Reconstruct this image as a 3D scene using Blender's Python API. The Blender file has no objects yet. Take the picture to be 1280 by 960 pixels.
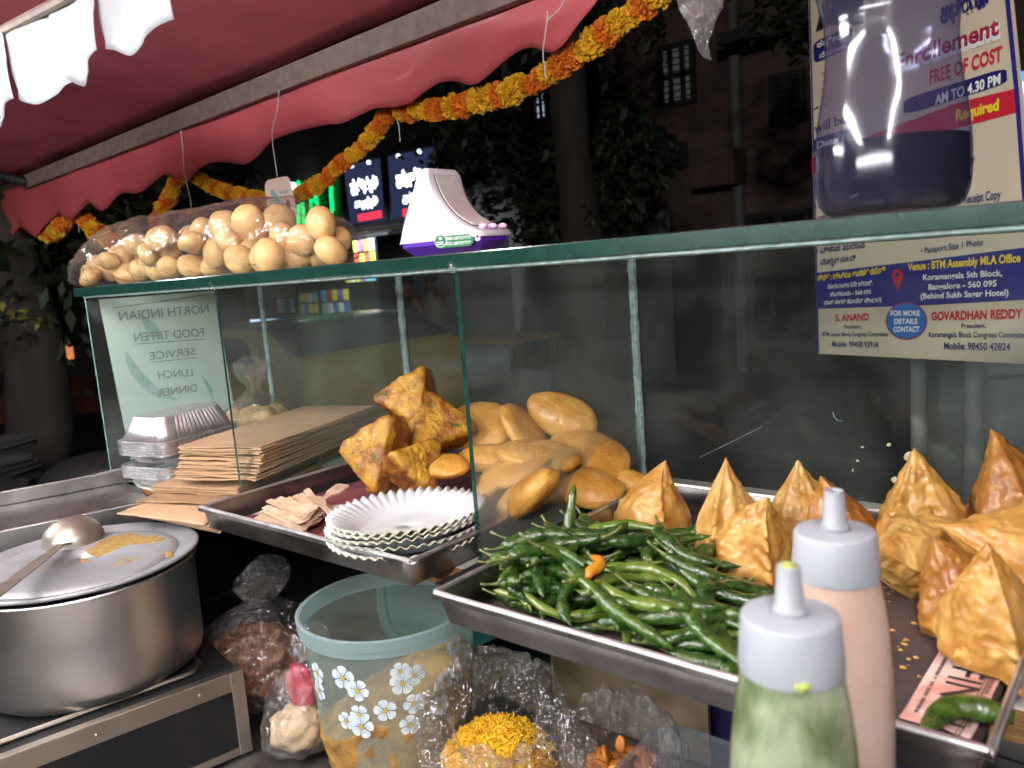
import bpy, bmesh, math, random
import numpy as np
from mathutils import Vector, Matrix, noise, Quaternion
random.seed(7)
sc = bpy.context.scene
COL = sc.collection
PI = math.pi
EYE = 1.45
# ------------------------------------------------------------------ camera, sky, lamps, exposure
FPX = 1006.0
YAW, PITCH, ROLL = math.radians(40.3), math.radians(-8.4), math.radians(-4.31)
_f = Vector((-math.sin(YAW)*math.cos(PITCH), math.cos(YAW)*math.cos(PITCH), math.sin(PITCH)))
_r0 = Vector((math.cos(YAW), math.sin(YAW), 0)); _u0 = _r0.cross(_f)
_r = _r0*math.cos(ROLL) + _u0*math.sin(ROLL); _u = -_r0*math.sin(ROLL) + _u0*math.cos(ROLL)
cd = bpy.data.cameras.new('camera'); cam = bpy.data.objects.new('camera', cd); COL.objects.link(cam)
cam.matrix_world = Matrix(((_r.x,_u.x,-_f.x,0),(_r.y,_u.y,-_f.y,0),(_r.z,_u.z,-_f.z,EYE),(0,0,0,1)))
cd.sensor_width = 36; cd.lens = 36*FPX/1280; cd.clip_start = .02; cd.clip_end = 300
cd.dof.use_dof = True; cd.dof.focus_distance = 1.0; cd.dof.aperture_fstop = 9.0
sc.camera = cam
w = bpy.data.worlds.new('World'); sc.world = w; w.use_nodes = True
sky = w.node_tree.nodes.new('ShaderNodeTexSky'); sky.sky_type = 'NISHITA'; sky.sun_disc = False
sky.sun_elevation = math.radians(-6); sky.sun_rotation = math.radians(200)
bg = w.node_tree.nodes['Background']; bg.inputs[1].default_value = .05
w.node_tree.links.new(sky.outputs[0], bg.inputs[0])
sc.view_settings.view_transform = 'Standard'; sc.view_settings.look = 'None'
sc.view_settings.exposure = 0.86; sc.view_settings.gamma = 1
sc.cycles.max_bounces = 10; sc.cycles.transparent_max_bounces = 40; sc.cycles.glossy_bounces = 5
sc.cycles.use_denoising = True; sc.cycles.caustics_reflective = False; sc.cycles.caustics_refractive = False
sc.cycles.sample_clamp_indirect = 4

# ------------------------------------------------------------------ measuring: which point of a real plane a pixel of the photo sees
def ray(px, py): return _f + _r*((px-640)/FPX) - _u*((py-480)/FPX)
def on_z(px, py, z):           # z relative to eye height
    d = ray(px, py); d = d*(z/d.z); d.z += EYE; return d
def on_y(px, py, y):
    d = ray(px, py); d = d*(y/d.y); d.z += EYE; return d
def on_x(px, py, x):
    d = ray(px, py); d = d*(x/d.x); d.z += EYE; return d
def away(px, py, dist):
    d = ray(px, py).normalized()*dist; d.z += EYE; return d
def on_plane(px, py, p, n):
    d = ray(px, py); o = Vector((0,0,EYE)); return o + d*((p-o).dot(n)/d.dot(n))
def V(x, y, z): return Vector((x, y, z+EYE))       # eye-relative height

# ------------------------------------------------------------------ colours and materials
def C(h):
    h = h.lstrip('#'); o = []
    for i in (0, 2, 4):
        c = int(h[i:i+2], 16)/255; o.append(c/12.92 if c <= .04045 else ((c+.055)/1.055)**2.4)
    return (*o, 1)
MATS = {}
FINE = 3.0        # small things on the cart carry finer grain than the street
def nodes_of(m): return m.node_tree.nodes, m.node_tree.links
def mat(name, col, rough=.5, metal=0, col2=None, scale=12, detail=5, lo=.4, hi=.62, bump=0, bscale=40, spec=.5, sss=0,
        coat=0, emit=0, rvar=0, space='Object', col3=None, scale3=30, lo3=.6, hi3=.68, stretch=None):
    m = bpy.data.materials.new(name); m.use_nodes = True; N, L = nodes_of(m); b = N['Principled BSDF']; scale *= FINE; bscale *= FINE; scale3 *= FINE; bump_d = .01/FINE
    c = C(col) if isinstance(col, str) else (*col, 1)
    b.inputs['Base Color'].default_value = c; b.inputs['Roughness'].default_value = rough; b.inputs['Metallic'].default_value = metal
    b.inputs['Specular IOR Level'].default_value = spec; b.inputs['Coat Weight'].default_value = coat
    b.inputs['Coat Roughness'].default_value = .12
    if sss: b.inputs['Subsurface Weight'].default_value = sss; b.inputs['Subsurface Radius'].default_value = (.012,.005,.002); b.inputs['Subsurface Scale'].default_value = .6
    tc = N.new('ShaderNodeTexCoord'); src = tc.outputs[space]
    oi = N.new('ShaderNodeObjectInfo'); va = N.new('ShaderNodeVectorMath'); va.operation = 'ADD'
    mu = N.new('ShaderNodeMath'); mu.operation = 'MULTIPLY'; mu.inputs[1].default_value = 13.7
    L.new(oi.outputs['Random'], mu.inputs[0]); L.new(src, va.inputs[0]); L.new(mu.outputs[0], va.inputs[1]); src = va.outputs[0]
    if stretch:
        mp = N.new('ShaderNodeMapping'); mp.inputs['Scale'].default_value = stretch; L.new(src, mp.inputs[0]); src = mp.outputs[0]
    colsock = None
    def tex(sc_, lo_, hi_, det=detail):
        n = N.new('ShaderNodeTexNoise'); n.inputs['Scale'].default_value = sc_; n.inputs['Detail'].default_value = det; L.new(src, n.inputs['Vector'])
        r = N.new('ShaderNodeMapRange'); r.inputs['From Min'].default_value = lo_; r.inputs['From Max'].default_value = hi_; L.new(n.outputs['Fac'], r.inputs[0]); return r.outputs[0]
    if col2:
        f = tex(scale, lo, hi); x = N.new('ShaderNodeMix'); x.data_type = 'RGBA'; L.new(f, x.inputs[0])
        x.inputs[6].default_value = c; x.inputs[7].default_value = C(col2) if isinstance(col2, str) else (*col2, 1); colsock = x.outputs[2]
        if col3:
            f3 = tex(scale3, lo3, hi3, 3); y = N.new('ShaderNodeMix'); y.data_type = 'RGBA'; L.new(f3, y.inputs[0]); L.new(colsock, y.inputs[6])
            y.inputs[7].default_value = C(col3) if isinstance(col3, str) else (*col3, 1); colsock = y.outputs[2]
        L.new(colsock, b.inputs['Base Color'])
    if rvar:
        f = tex(scale*1.7, .3, .7); r = N.new('ShaderNodeMapRange'); r.inputs['To Min'].default_value = max(0, rough-rvar); r.inputs['To Max'].default_value = min(1, rough+rvar)
        L.new(f, r.inputs[0]); L.new(r.outputs[0], b.inputs['Roughness'])
    if bump:
        n = N.new('ShaderNodeTexNoise'); n.inputs['Scale'].default_value = bscale; n.inputs['Detail'].default_value = 6; L.new(src, n.inputs['Vector'])
        bp = N.new('ShaderNodeBump'); bp.inputs['Strength'].default_value = bump; bp.inputs['Distance'].default_value = bump_d
        L.new(n.outputs['Fac'], bp.inputs['Height']); L.new(bp.outputs[0], b.inputs['Normal'])
    if emit:
        b.inputs['Emission Strength'].default_value = emit; b.inputs['Emission Color'].default_value = c
        if colsock: L.new(colsock, b.inputs['Emission Color'])
    MATS[name] = m; return m
def film(name, tint=(1,1,1), haze=.05, gloss=.12, bump=.6, bscale=30, rough=.08, hazecol=(.8,.8,.8), hvar=.0, hscale=8, edge=.45, trl=.5, lowfog=None):
    """clear plastic or glass as a thin sheet: see-through + mirror + a little milky dirt"""
    m = bpy.data.materials.new(name); m.use_nodes = True; N, L = nodes_of(m); N.remove(N['Principled BSDF']); out = N['Material Output']
    tr = N.new('ShaderNodeBsdfTransparent'); tr.inputs[0].default_value = (*tint, 1)
    gl = N.new('ShaderNodeBsdfGlossy'); gl.inputs['Roughness'].default_value = rough
    lw = N.new('ShaderNodeLayerWeight'); lw.inputs[0].default_value = .35
    tc = N.new('ShaderNodeTexCoord')
    if bump:
        n = N.new('ShaderNodeTexNoise'); n.inputs['Scale'].default_value = bscale*2; n.inputs['Detail'].default_value = 3; n.inputs['Distortion'].default_value = 1.2
        L.new(tc.outputs['Object'], n.inputs['Vector'])
        bp = N.new('ShaderNodeBump'); bp.inputs['Strength'].default_value = bump; bp.inputs['Distance'].default_value = .02
        L.new(n.outputs['Fac'], bp.inputs['Height']); L.new(bp.outputs[0], gl.inputs['Normal']); L.new(bp.outputs[0], lw.inputs['Normal'])
    p = N.new('ShaderNodeMath'); p.operation = 'POWER'; p.inputs[1].default_value = 2.5; L.new(lw.outputs['Facing'], p.inputs[0])
    f = N.new('ShaderNodeMath'); f.operation = 'MULTIPLY_ADD'; f.inputs[1].default_value = edge; f.inputs[2].default_value = gloss; L.new(p.outputs[0], f.inputs[0])
    mx = N.new('ShaderNodeMixShader'); L.new(f.outputs[0], mx.inputs[0]); L.new(tr.outputs[0], mx.inputs[1]); L.new(gl.outputs[0], mx.inputs[2])
    df = N.new('ShaderNodeBsdfDiffuse'); df.inputs[0].default_value = (*hazecol, 1); tl = N.new('ShaderNodeBsdfTranslucent'); tl.inputs[0].default_value = (*hazecol, 1)
    dm = N.new('ShaderNodeMixShader'); dm.inputs[0].default_value = trl; L.new(df.outputs[0], dm.inputs[1]); L.new(tl.outputs[0], dm.inputs[2])
    m2 = N.new('ShaderNodeMixShader'); L.new(mx.outputs[0], m2.inputs[1]); L.new(dm.outputs[0], m2.inputs[2])
    m2.inputs[0].default_value = haze
    if lowfog:
        rf = N.new('ShaderNodeBsdfRefraction'); rf.inputs['IOR'].default_value = 1.01; rf.inputs['Roughness'].default_value = .42; rf.inputs[0].default_value = (.97,.97,.95,1)
        m3 = N.new('ShaderNodeMixShader'); m3.inputs[0].default_value = .62; L.new(dm.outputs[0], m3.inputs[1]); L.new(rf.outputs[0], m3.inputs[2]); L.new(m3.outputs[0], m2.inputs[2])
    if hvar or lowfog:
        n2 = N.new('ShaderNodeTexNoise'); n2.inputs['Scale'].default_value = hscale; n2.inputs['Detail'].default_value = 7; n2.inputs['Distortion'].default_value = .6
        L.new(tc.outputs['Object'], n2.inputs['Vector'])
        r = N.new('ShaderNodeMapRange'); r.inputs['From Min'].default_value = .42; r.inputs['From Max'].default_value = .75
        r.inputs['To Min'].default_value = haze; r.inputs['To Max'].default_value = haze+hvar; L.new(n2.outputs['Fac'], r.inputs[0]); sock = r.outputs[0]
        if lowfog:      # (top z, bottom z, amount): breath of the hot food condensed low on the pane, in object space
            sp = N.new('ShaderNodeSeparateXYZ'); L.new(tc.outputs['Object'], sp.inputs[0])
            g = N.new('ShaderNodeMapRange'); g.interpolation_type = 'SMOOTHERSTEP'
            g.inputs['From Min'].default_value = lowfog[0]; g.inputs['From Max'].default_value = lowfog[1]; g.inputs['To Min'].default_value = 0; g.inputs['To Max'].default_value = lowfog[2]
            L.new(sp.outputs['Z'], g.inputs[0]); k = N.new('ShaderNodeMath'); k.operation = 'MULTIPLY'
            r2 = N.new('ShaderNodeMapRange'); r2.inputs['From Min'].default_value = .05; r2.inputs['From Max'].default_value = .75; L.new(n2.outputs['Fac'], r2.inputs[0])
            L.new(g.outputs[0], k.inputs[0]); L.new(r2.outputs[0], k.inputs[1])
            a = N.new('ShaderNodeMath'); a.operation = 'ADD'; L.new(sock, a.inputs[0]); L.new(k.outputs[0], a.inputs[1]); sock = a.outputs[0]
        # specks
        vo = N.new('ShaderNodeTexVoronoi'); vo.inputs['Scale'].default_value = 130; L.new(tc.outputs['Object'], vo.inputs['Vector'])
        lt = N.new('ShaderNodeMath'); lt.operation = 'LESS_THAN'; lt.inputs[1].default_value = .07; L.new(vo.outputs['Distance'], lt.inputs[0])
        sm = N.new('ShaderNodeMath'); sm.operation = 'MULTIPLY_ADD'; sm.inputs[1].default_value = .16; L.new(lt.outputs[0], sm.inputs[0]); L.new(sock, sm.inputs[2])
        L.new(sm.outputs[0], m2.inputs[0])
    L.new(m2.outputs[0], out.inputs['Surface']); MATS[name] = m; return m
def emis(name, col, s):
    m = bpy.data.materials.new(name); m.use_nodes = True; N, L = nodes_of(m); N.remove(N['Principled BSDF'])
    e = N.new('ShaderNodeEmission'); e.inputs[0].default_value = C(col); e.inputs[1].default_value = s
    L.new(e.outputs[0], N['Material Output'].inputs['Surface']); MATS[name] = m; return m

# ------------------------------------------------------------------ geometry: G = (verts, faces, material indices)
class G:
    def __init__(s): s.v = []; s.f = []; s.m = []
    def add(s, v, f, mi=0):
        o = len(s.v); s.v += [Vector(p) for p in v]; s.f += [tuple(i+o for i in q) for q in f]; s.m += [mi]*len(f); return s
    def box(s, a, b, mi=0, edge=None):     # edge: material index of the four narrow sides (for glass): dict face->mi
        x0,y0,z0 = a; x1,y1,z1 = b
        v = [(x0,y0,z0),(x1,y0,z0),(x1,y1,z0),(x0,y1,z0),(x0,y0,z1),(x1,y0,z1),(x1,y1,z1),(x0,y1,z1)]
        f = [(0,3,2,1),(4,5,6,7),(0,1,5,4),(1,2,6,5),(2,3,7,6),(3,0,4,7)]
        o = len(s.v); s.v += [Vector(p) for p in v]; s.f += [tuple(i+o for i in q) for q in f]
        s.m += [mi]*6 if edge is None else [edge.get(k, mi) for k in ('bottom','top','front','right','back','left')]; return s
    def obox(s, o, ex, ey, ez, mi=0):      # corner + three edge vectors
        o = Vector(o); ex = Vector(ex); ey = Vector(ey); ez = Vector(ez)
        v = [o, o+ex, o+ex+ey, o+ey, o+ez, o+ex+ez, o+ex+ey+ez, o+ey+ez]
        return s.add(v, [(0,3,2,1),(4,5,6,7),(0,1,5,4),(1,2,6,5),(2,3,7,6),(3,0,4,7)], mi)
    def quad(s, *p, mi=0): return s.add(p, [tuple(range(len(p)))], mi)
    def tube(s, pts, rad, n=8, cap=True, mi=0, flat=1.0):
        pts = [Vector(p) for p in pts]; k = len(pts); rad = [rad]*k if isinstance(rad, (int, float)) else rad
        t0 = (pts[1]-pts[0]).normalized(); a = Vector((0,0,1)) if abs(t0.z) < .9 else Vector((1,0,0))
        nrm = (a - t0*a.dot(t0)).normalized(); v = []; f = []
        for i, p in enumerate(pts):
            t = (pts[min(i+1,k-1)]-pts[max(i-1,0)]).normalized(); nrm = (nrm - t*nrm.dot(t)).normalized(); b = t.cross(nrm)
            for j in range(n):
                q = 2*PI*j/n; v.append(p + (nrm*math.cos(q)*flat + b*math.sin(q))*rad[i])
        for i in range(k-1):
            for j in range(n): f.append((i*n+j, i*n+(j+1)%n, (i+1)*n+(j+1)%n, (i+1)*n+j))
        if cap: f.append(tuple(range(n-1,-1,-1))); f.append(tuple((k-1)*n+j for j in range(n)))
        return s.add(v, f, mi)
    def lathe(s, prof, n=40, c=(0,0,0), mi=0, fn=None, closed=False):   # prof [(r,z)]; fn(r,z,theta)->(r,z)
        c = Vector(c); v = []; f = []; k = len(prof)
        for (r, z) in prof:
            for j in range(n):
                t = 2*PI*j/n; rr, zz = fn(r, z, t) if fn else (r, z); v.append(c + Vector((rr*math.cos(t), rr*math.sin(t), zz)))
        for i in range(k-1):
            for j in range(n): f.append((i*n+j, i*n+(j+1)%n, (i+1)*n+(j+1)%n, (i+1)*n+j))
        if prof[0][0] < 1e-4 or closed: pass
        return s.add(v, f, mi)
    def grid(s, fn, nu, nv, mi=0, wrap=False):
        v = [fn(i/nu, j/nv) for j in range(nv+1) for i in range(nu+1)]
        f = [(j*(nu+1)+i, j*(nu+1)+i+1, (j+1)*(nu+1)+i+1, (j+1)*(nu+1)+i) for j in range(nv) for i in range(nu)]
        return s.add(v, f, mi)
    def ball(s, c, r, nu=12, nv=8, fn=None, mi=0):   # fn(dir)->radius factor ; r may be a 3-tuple
        c = Vector(c); r = (r,r,r) if isinstance(r, (int,float)) else r; v = []; f = []
        for j in range(nv+1):
            ph = PI*j/nv
            for i in range(nu):
                th = 2*PI*i/nu; d = Vector((math.sin(ph)*math.cos(th), math.sin(ph)*math.sin(th), math.cos(ph)))
                k = fn(d) if fn else 1; v.append(c + Vector((d.x*r[0], d.y*r[1], d.z*r[2]))*k)
        for j in range(nv):
            for i in range(nu): f.append((j*nu+i, (j+1)*nu+i, (j+1)*nu+(i+1)%nu, j*nu+(i+1)%nu))
        return s.add(v, f, mi)
    def rot(s, M, o=(0,0,0)):
        o = Vector(o); s.v = [o + M @ p for p in s.v]; return s
def root_loc(o):
    p = Vector(o.location)
    while o.parent: o = o.parent; p = p + Vector(o.location)
    return p
def mk(name, g, m, parent=None, smooth=True, loc=None, sharp=40, bevel=0, solid=0, sub=0, weld=False):
    """links g (world coordinates) as ONE mesh object"""
    me = bpy.data.meshes.new(name)
    org = root_loc(parent) if parent else Vector(loc if loc is not None else (0,0,0))
    me.from_pydata([p-org for p in g.v], [], g.f)
    for x in (m if isinstance(m, (list, tuple)) else [m]): me.materials.append(x)
    me.polygons.foreach_set('material_index', g.m); me.update()
    if weld:
        bm = bmesh.new(); bm.from_mesh(me); bmesh.ops.remove_doubles(bm, verts=bm.verts, dist=1e-5); bmesh.ops.recalc_face_normals(bm, faces=bm.faces); bm.to_mesh(me); bm.free()
    if smooth:
        me.polygons.foreach_set('use_smooth', [True]*len(me.polygons))
        if sharp: me.set_sharp_from_angle(angle=math.radians(sharp))
    o = bpy.data.objects.new(name, me); COL.objects.link(o)
    if parent: o.parent = parent
    else: o.location = org
    if bevel: b = o.modifiers.new('bevel', 'BEVEL'); b.width = bevel; b.segments = 2; b.limit_method = 'ANGLE'
    if solid: b = o.modifiers.new('solid', 'SOLIDIFY'); b.thickness = solid; b.offset = 0
    if sub: b = o.modifiers.new('sub', 'SUBSURF'); b.levels = sub; b.render_levels = sub
    return o
def tag(o, label=None, cat=None, group=None, kind=None):
    if label: o['label'] = label
    if cat: o['category'] = cat
    if group: o['group'] = group
    if kind: o['kind'] = kind
    return o
def thing(name, label, cat, loc=(0,0,0), group=None):
    o = bpy.data.objects.new(name, None); o.empty_display_size = .05; COL.objects.link(o); o.location = loc
    return tag(o, label, cat, group)
def dup(o, loc=None, rot=None, label=None, parent=None):
    c = o.copy(); COL.objects.link(c)
    if parent: c.parent = parent
    if loc is not None: c.location = loc
    if rot is not None: c.rotation_mode = o.rotation_mode; c.rotation_euler = rot
    if label: c['label'] = label
    for ch in list(o.children):
        k = ch.copy(); COL.objects.link(k); k.parent = c
        for g2 in list(ch.children):
            q = g2.copy(); COL.objects.link(q); q.parent = k
    return c
def fbm(p, o=3): return noise.fractal(Vector(p), 1.0, 2.0, o)

# ------------------------------------------------------------------ lettering
def text_geo(s, bold=0, mono=False):
    cu = bpy.data.curves.new('lettering', 'FONT'); cu.body = s; cu.size = 1; cu.offset = bold; cu.resolution_u = 3; cu.fill_mode = 'FRONT'
    ob = bpy.data.objects.new('lettering', cu); COL.objects.link(ob)
    dg = bpy.context.evaluated_depsgraph_get(); me = bpy.data.meshes.new_from_object(ob.evaluated_get(dg))
    v = [p.co.copy() for p in me.vertices]; f = [tuple(p.vertices) for p in me.polygons]
    bpy.data.objects.remove(ob); bpy.data.curves.remove(cu); bpy.data.meshes.remove(me)
    if not v: return [], []
    x0 = min(p.x for p in v); x1 = max(p.x for p in v)
    return [((p.x-x0)/(x1-x0), p.y/.73) for p in v], f      # unit width, cap height 1
def letter(g, s, A, B, H, n, bold=.012, mi=0, lift=.0015):
    """lettering from left baseline point A to right baseline point B, cap height vector H, lifted along n"""
    v, f = text_geo(s, bold); n = Vector(n).normalized()*lift
    return g.add([A + (B-A)*x + H*y + n for x, y in v], f, mi)

# ================================================================== MATERIALS
M = MATS
steel = mat('stainless_steel', (.36,.35,.34), .37, 1, col2=(.17,.16,.155), scale=9, rvar=.055, lo=.35, hi=.7, bump=.02, bscale=60, stretch=(1,1,1))
mat('dull_steel', (.40,.39,.38), .41, 1, col2=(.22,.215,.21), scale=6, rvar=.09, lo=.35, hi=.7, bump=.05, bscale=30)
mat('dark_steel', (.09,.085,.08), .42, .75, col2=(.04,.04,.04), scale=6, rvar=.08)
mat('bright_steel', (.85,.84,.82), .42, .9, col2=(.6,.59,.58), scale=14, rvar=.05)
mat('brown_steel', (.46,.35,.22), .45, .3, col2=(.2,.15,.09), scale=4, rvar=.1)
mat('black_panel', (.012,.012,.013), .55, 0, col2=(.02,.019,.018), scale=5, spec=.15)
glass = film('glass', tint=(.93,.965,.95), haze=.024, gloss=.035, bump=0, rough=.015, hazecol=(.62,.68,.66), hvar=.10, hscale=6, edge=.5)
fogglass = film('fogged_glass', tint=(.95,.965,.95), haze=.02, gloss=.03, bump=0, rough=.015, hazecol=(.62,.66,.6), hvar=.05, hscale=5, edge=.45, lowfog=(.17,.0,.72))
mat('glass_edge', (.005,.028,.021), .16, 0, col2=(.011,.046,.036), scale=14, coat=.6, lo=.35, hi=.7)
mat('glass_edge_pale', (.25,.42,.38), .25, 0, col2=(.12,.25,.22), scale=20, coat=.3)
mat('silicone', (.36,.5,.48), .3, 0, col2=(.2,.33,.31), scale=35, coat=.4, bump=.3, bscale=60)
mat('laminate', '#d9dcd6', .3, 0, col2='#bcbcb2', scale=8, coat=.2)
mat('plywood', '#a07a48', .7, 0, col2='#5f4425', scale=60, stretch=(.2,.2,6))
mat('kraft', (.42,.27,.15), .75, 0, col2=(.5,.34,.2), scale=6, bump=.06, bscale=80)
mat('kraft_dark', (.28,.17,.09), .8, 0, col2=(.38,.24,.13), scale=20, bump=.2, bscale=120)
mat('foil', (.85,.85,.86), .3, .85, col2=(.7,.7,.72), scale=14, bump=.35, bscale=75)
mat('foil_ribs', (.75,.75,.76), .25, 1, bump=.05, bscale=60)
mat('white_paper', '#c9cccd', .6, 0, col2='#bcc0c1', scale=9, bump=.04, bscale=60)
mat('plate_edge', '#cfcaa0', .7, 0, col2='#b7b085', scale=12)
mat('samosa', (.40,.175,.027), .38, 0, col2=(.60,.35,.09), scale=15, lo=.36, hi=.66, spec=.55, sss=.06, bump=.3, bscale=60, coat=.2, col3=(.68,.42,.11), scale3=40, lo3=.58, hi3=.76)
mat('samosa_pale', (.45,.225,.04), .40, 0, col2=(.62,.39,.12), scale=15, lo=.36, hi=.66, spec=.55, sss=.06, bump=.3, bscale=60, coat=.17, col3=(.32,.12,.012), scale3=14, lo3=.58, hi3=.74)
mat('samosa_brown', (.27,.09,.012), .38, 0, col2=(.45,.21,.036), scale=14, lo=.36, hi=.68, spec=.55, sss=.05, bump=.3, bscale=60, coat=.2, col3=(.56,.29,.06), scale3=42, lo3=.58, hi3=.76)
mat('kachori', (.50,.225,.030), .42, 0, col2=(.72,.41,.085), scale=9, lo=.36, hi=.68, spec=.5, sss=.08, bump=.55, bscale=45, col3=(.68,.43,.15), scale3=22, lo3=.56, hi3=.78, coat=.15)
mat('pakora', (.46,.245,.018), .5, 0, col2=(.22,.075,.010), scale=14, lo=.42, hi=.62, bump=.9, bscale=38, col3=(.07,.075,.012), scale3=19, lo3=.62, hi3=.69, coat=.15)
mat('pakora_brown', (.17,.05,.008), .45, 0, col2=(.36,.15,.018), scale=16, lo=.48, hi=.70, bump=1.0, bscale=42, coat=.2)
mat('chili', (.018,.062,.006), .24, 0, col2=(.07,.14,.016), scale=34, lo=.38, hi=.7, spec=.7, coat=.4, bump=.5, bscale=70, col3=(.22,.24,.08), scale3=60, lo3=.7, hi3=.74)
mat('chili_dark', (.014,.05,.008), .26, 0, col2=(.05,.11,.016), scale=30, lo=.4, hi=.7, spec=.7, coat=.4, bump=.5, bscale=80, col3=(.16,.16,.06), scale3=55, lo3=.68, hi3=.73)
mat('chili_light', (.075,.15,.016), .24, 0, col2=(.16,.22,.035), scale=26, lo=.38, hi=.7, spec=.6, coat=.35, bump=.35, bscale=60, col3=(.03,.07,.008), scale3=30, lo3=.58, hi3=.7)
mat('chili_stem', (.1,.16,.03), .5, 0, col2=(.2,.2,.08), scale=40)
mat('chili_orange', (.75,.17,.012), .25, 0, col2=(.6,.3,.02), scale=20, coat=.4)
mat('newsprint_dark', (.075,.05,.045), .75, 0, col2=(.04,.03,.028), scale=7, bump=.15, bscale=14)
mat('newsprint_maroon', (.17,.035,.045), .7, 0, col2=(.28,.09,.09), scale=9, bump=.1, bscale=14)
mat('newsprint_pink', (.6,.3,.24), .75, 0, col2=(.68,.55,.48), scale=11, lo=.42, hi=.58, bump=.1, bscale=12)
mat('newsprint_white', (.62,.57,.53), .75, 0, col2=(.5,.4,.36), scale=9)
mat('ink', (.02,.018,.018), .7)
mat('ink_soft', (.045,.03,.028), .7)
mat('wood_pale', (.58,.43,.30), .65, 0, col2=(.46,.32,.2), scale=20, stretch=(1,1,1), bump=.08, bscale=60)
mat('canopy', (.66,.19,.25), .5, 0, col2=(.56,.16,.21), scale=3, bump=.08, bscale=6)
mat('valance', (.72,.135,.155), .52, 0, col2=(.60,.105,.125), scale=1.2, bump=.12, bscale=9, coat=.05)
mat('bar_metal', (.23,.17,.145), .6, .1, col2=(.17,.125,.11), scale=14, bump=.1, bscale=40)
mat('white_cloth', '#d4d8dc', .55, 0, col2='#c6cbd0', scale=5)
mat('thread', '#b9b2ad', .6); mat('clear_thread', '#c9c2bd', .4)
mat('marigold_orange', (.72,.17,.008), .75, 0, col2=(.82,.27,.012), scale=60, bump=.5, bscale=160, sss=.05)
mat('marigold_yellow', (.8,.42,.012), .75, 0, col2=(.85,.55,.02), scale=60, bump=.5, bscale=160, sss=.05)
mat('puri', (.84,.58,.26), .42, 0, col2=(.70,.42,.15), scale=14, lo=.36, hi=.7, sss=.1, bump=.05, bscale=120, col3=(.68,.48,.24), scale3=80, lo3=.6, hi3=.7)
bagfilm = film('bag_film', haze=.05, gloss=.10, bump=.7, bscale=9, rough=.12, hazecol=(.85,.85,.85), edge=.5)
thickfilm = film('crumpled_film', haze=.035, gloss=.20, bump=.8, bscale=30, rough=.09, hazecol=(.8,.8,.78), edge=.5)
mat('soundbox_white', '#cfccd2', .4, 0, col2='#c6c3ca', scale=3, coat=.1)
mat('soundbox_purple', '#4f1fa0', .4); mat('soundbox_pink', '#e2bfe6', .4)
mat('grille', (.55,.5,.46), .4, .3); mat('grille_gap', (.06,.05,.05), .6)
mat('sticker_green', '#0b6b3a', .4); mat('print_white', '#f2f4f2', .5); mat('print_navy', '#1c1f66', .5)
mat('poster_cream', '#d8cbb4', .45, 0, col2='#cfc2ad', scale=2, coat=.1); mat('poster_blue', '#2b2a80', .45); mat('poster_red', '#c8283a', .45)
mat('poster_yellow', '#f0d53a', .45); mat('poster_sky', '#1f6fc0', .45); mat('poster_rim', '#8e2f6a', .45)
pet = film('bottle_plastic', tint=(.64,.64,.78), haze=.07, gloss=.055, bump=.0, bscale=9, rough=.13, hazecol=(.32,.33,.56), hvar=.05, hscale=14, edge=.8)
mat('dark_drink', (.006,.004,.012), .08, 0, spec=.4)
mat('cap_grey', (.29,.32,.355), .42, 0, col2=(.34,.365,.40), scale=6, sss=.05); mat('nozzle_grey', (.28,.30,.33), .4, 0, sss=.05)
mat('chutney_green', (.075,.11,.04), .3, 0, col2=(.25,.30,.19), scale=18, lo=.42, hi=.62, coat=.25, stretch=(1,1,.5), col3=(.16,.19,.03), scale3=13, lo3=.58, hi3=.7)
mat('chutney_pink', (.55,.385,.305), .35, 0, col2=(.60,.455,.38), scale=9, coat=.25, col3=(.56,.22,.11), scale3=14, lo3=.6, hi3=.74)
mat('smear_green', (.3,.36,.09), .4)
mat('gravy', (.28,.17,.04), .5, 0, col2=(.38,.26,.08), scale=40, bump=.4, bscale=80)
bucketwall = film('bucket_plastic', tint=(.84,.92,.88), haze=.28, gloss=.05, bump=.0, bscale=6, rough=.2, hazecol=(.66,.80,.73), edge=.3, trl=.4)
bucketrim = film('bucket_rim_plastic', tint=(.7,.86,.86), haze=.38, gloss=.08, bump=.0, rough=.2, hazecol=(.62,.76,.77), edge=.3, trl=.35)
mat('flower_print', '#eef6fa', .45, 0, col2='#cfe0ea', scale=60); mat('flower_eye', '#d2b23c', .5)
mat('flower_shade', '#5f7f90', .5)
mat('mash', (.46,.25,.06), .7, 0, col2=(.26,.13,.03), scale=12, bump=.9, bscale=45)
mat('sev', (.85,.52,.02), .5, 0, col2=(.8,.42,.015), scale=20)
mat('chips_orange', (.6,.22,.04), .6, 0, col2=(.45,.14,.02), scale=20, bump=.4)
mat('onion_brown', (.16,.07,.03), .45, 0, col2=(.34,.17,.07), scale=26, bump=.8, bscale=40, coat=.3)
mat('flour_cream', (.6,.42,.22), .6, 0, col2=(.7,.55,.36), scale=18, bump=.5, bscale=40)
mat('packet_red', (.5,.02,.06), .4)
mat('teal_plastic', (.02,.13,.12), .4); mat('navy_plastic', (.02,.018,.09), .5)
boxclear = film('clear_box_plastic', tint=(.86,.9,.95), haze=.25, gloss=.06, bump=0, rough=.12, hazecol=(.5,.55,.62), edge=.5)
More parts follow.
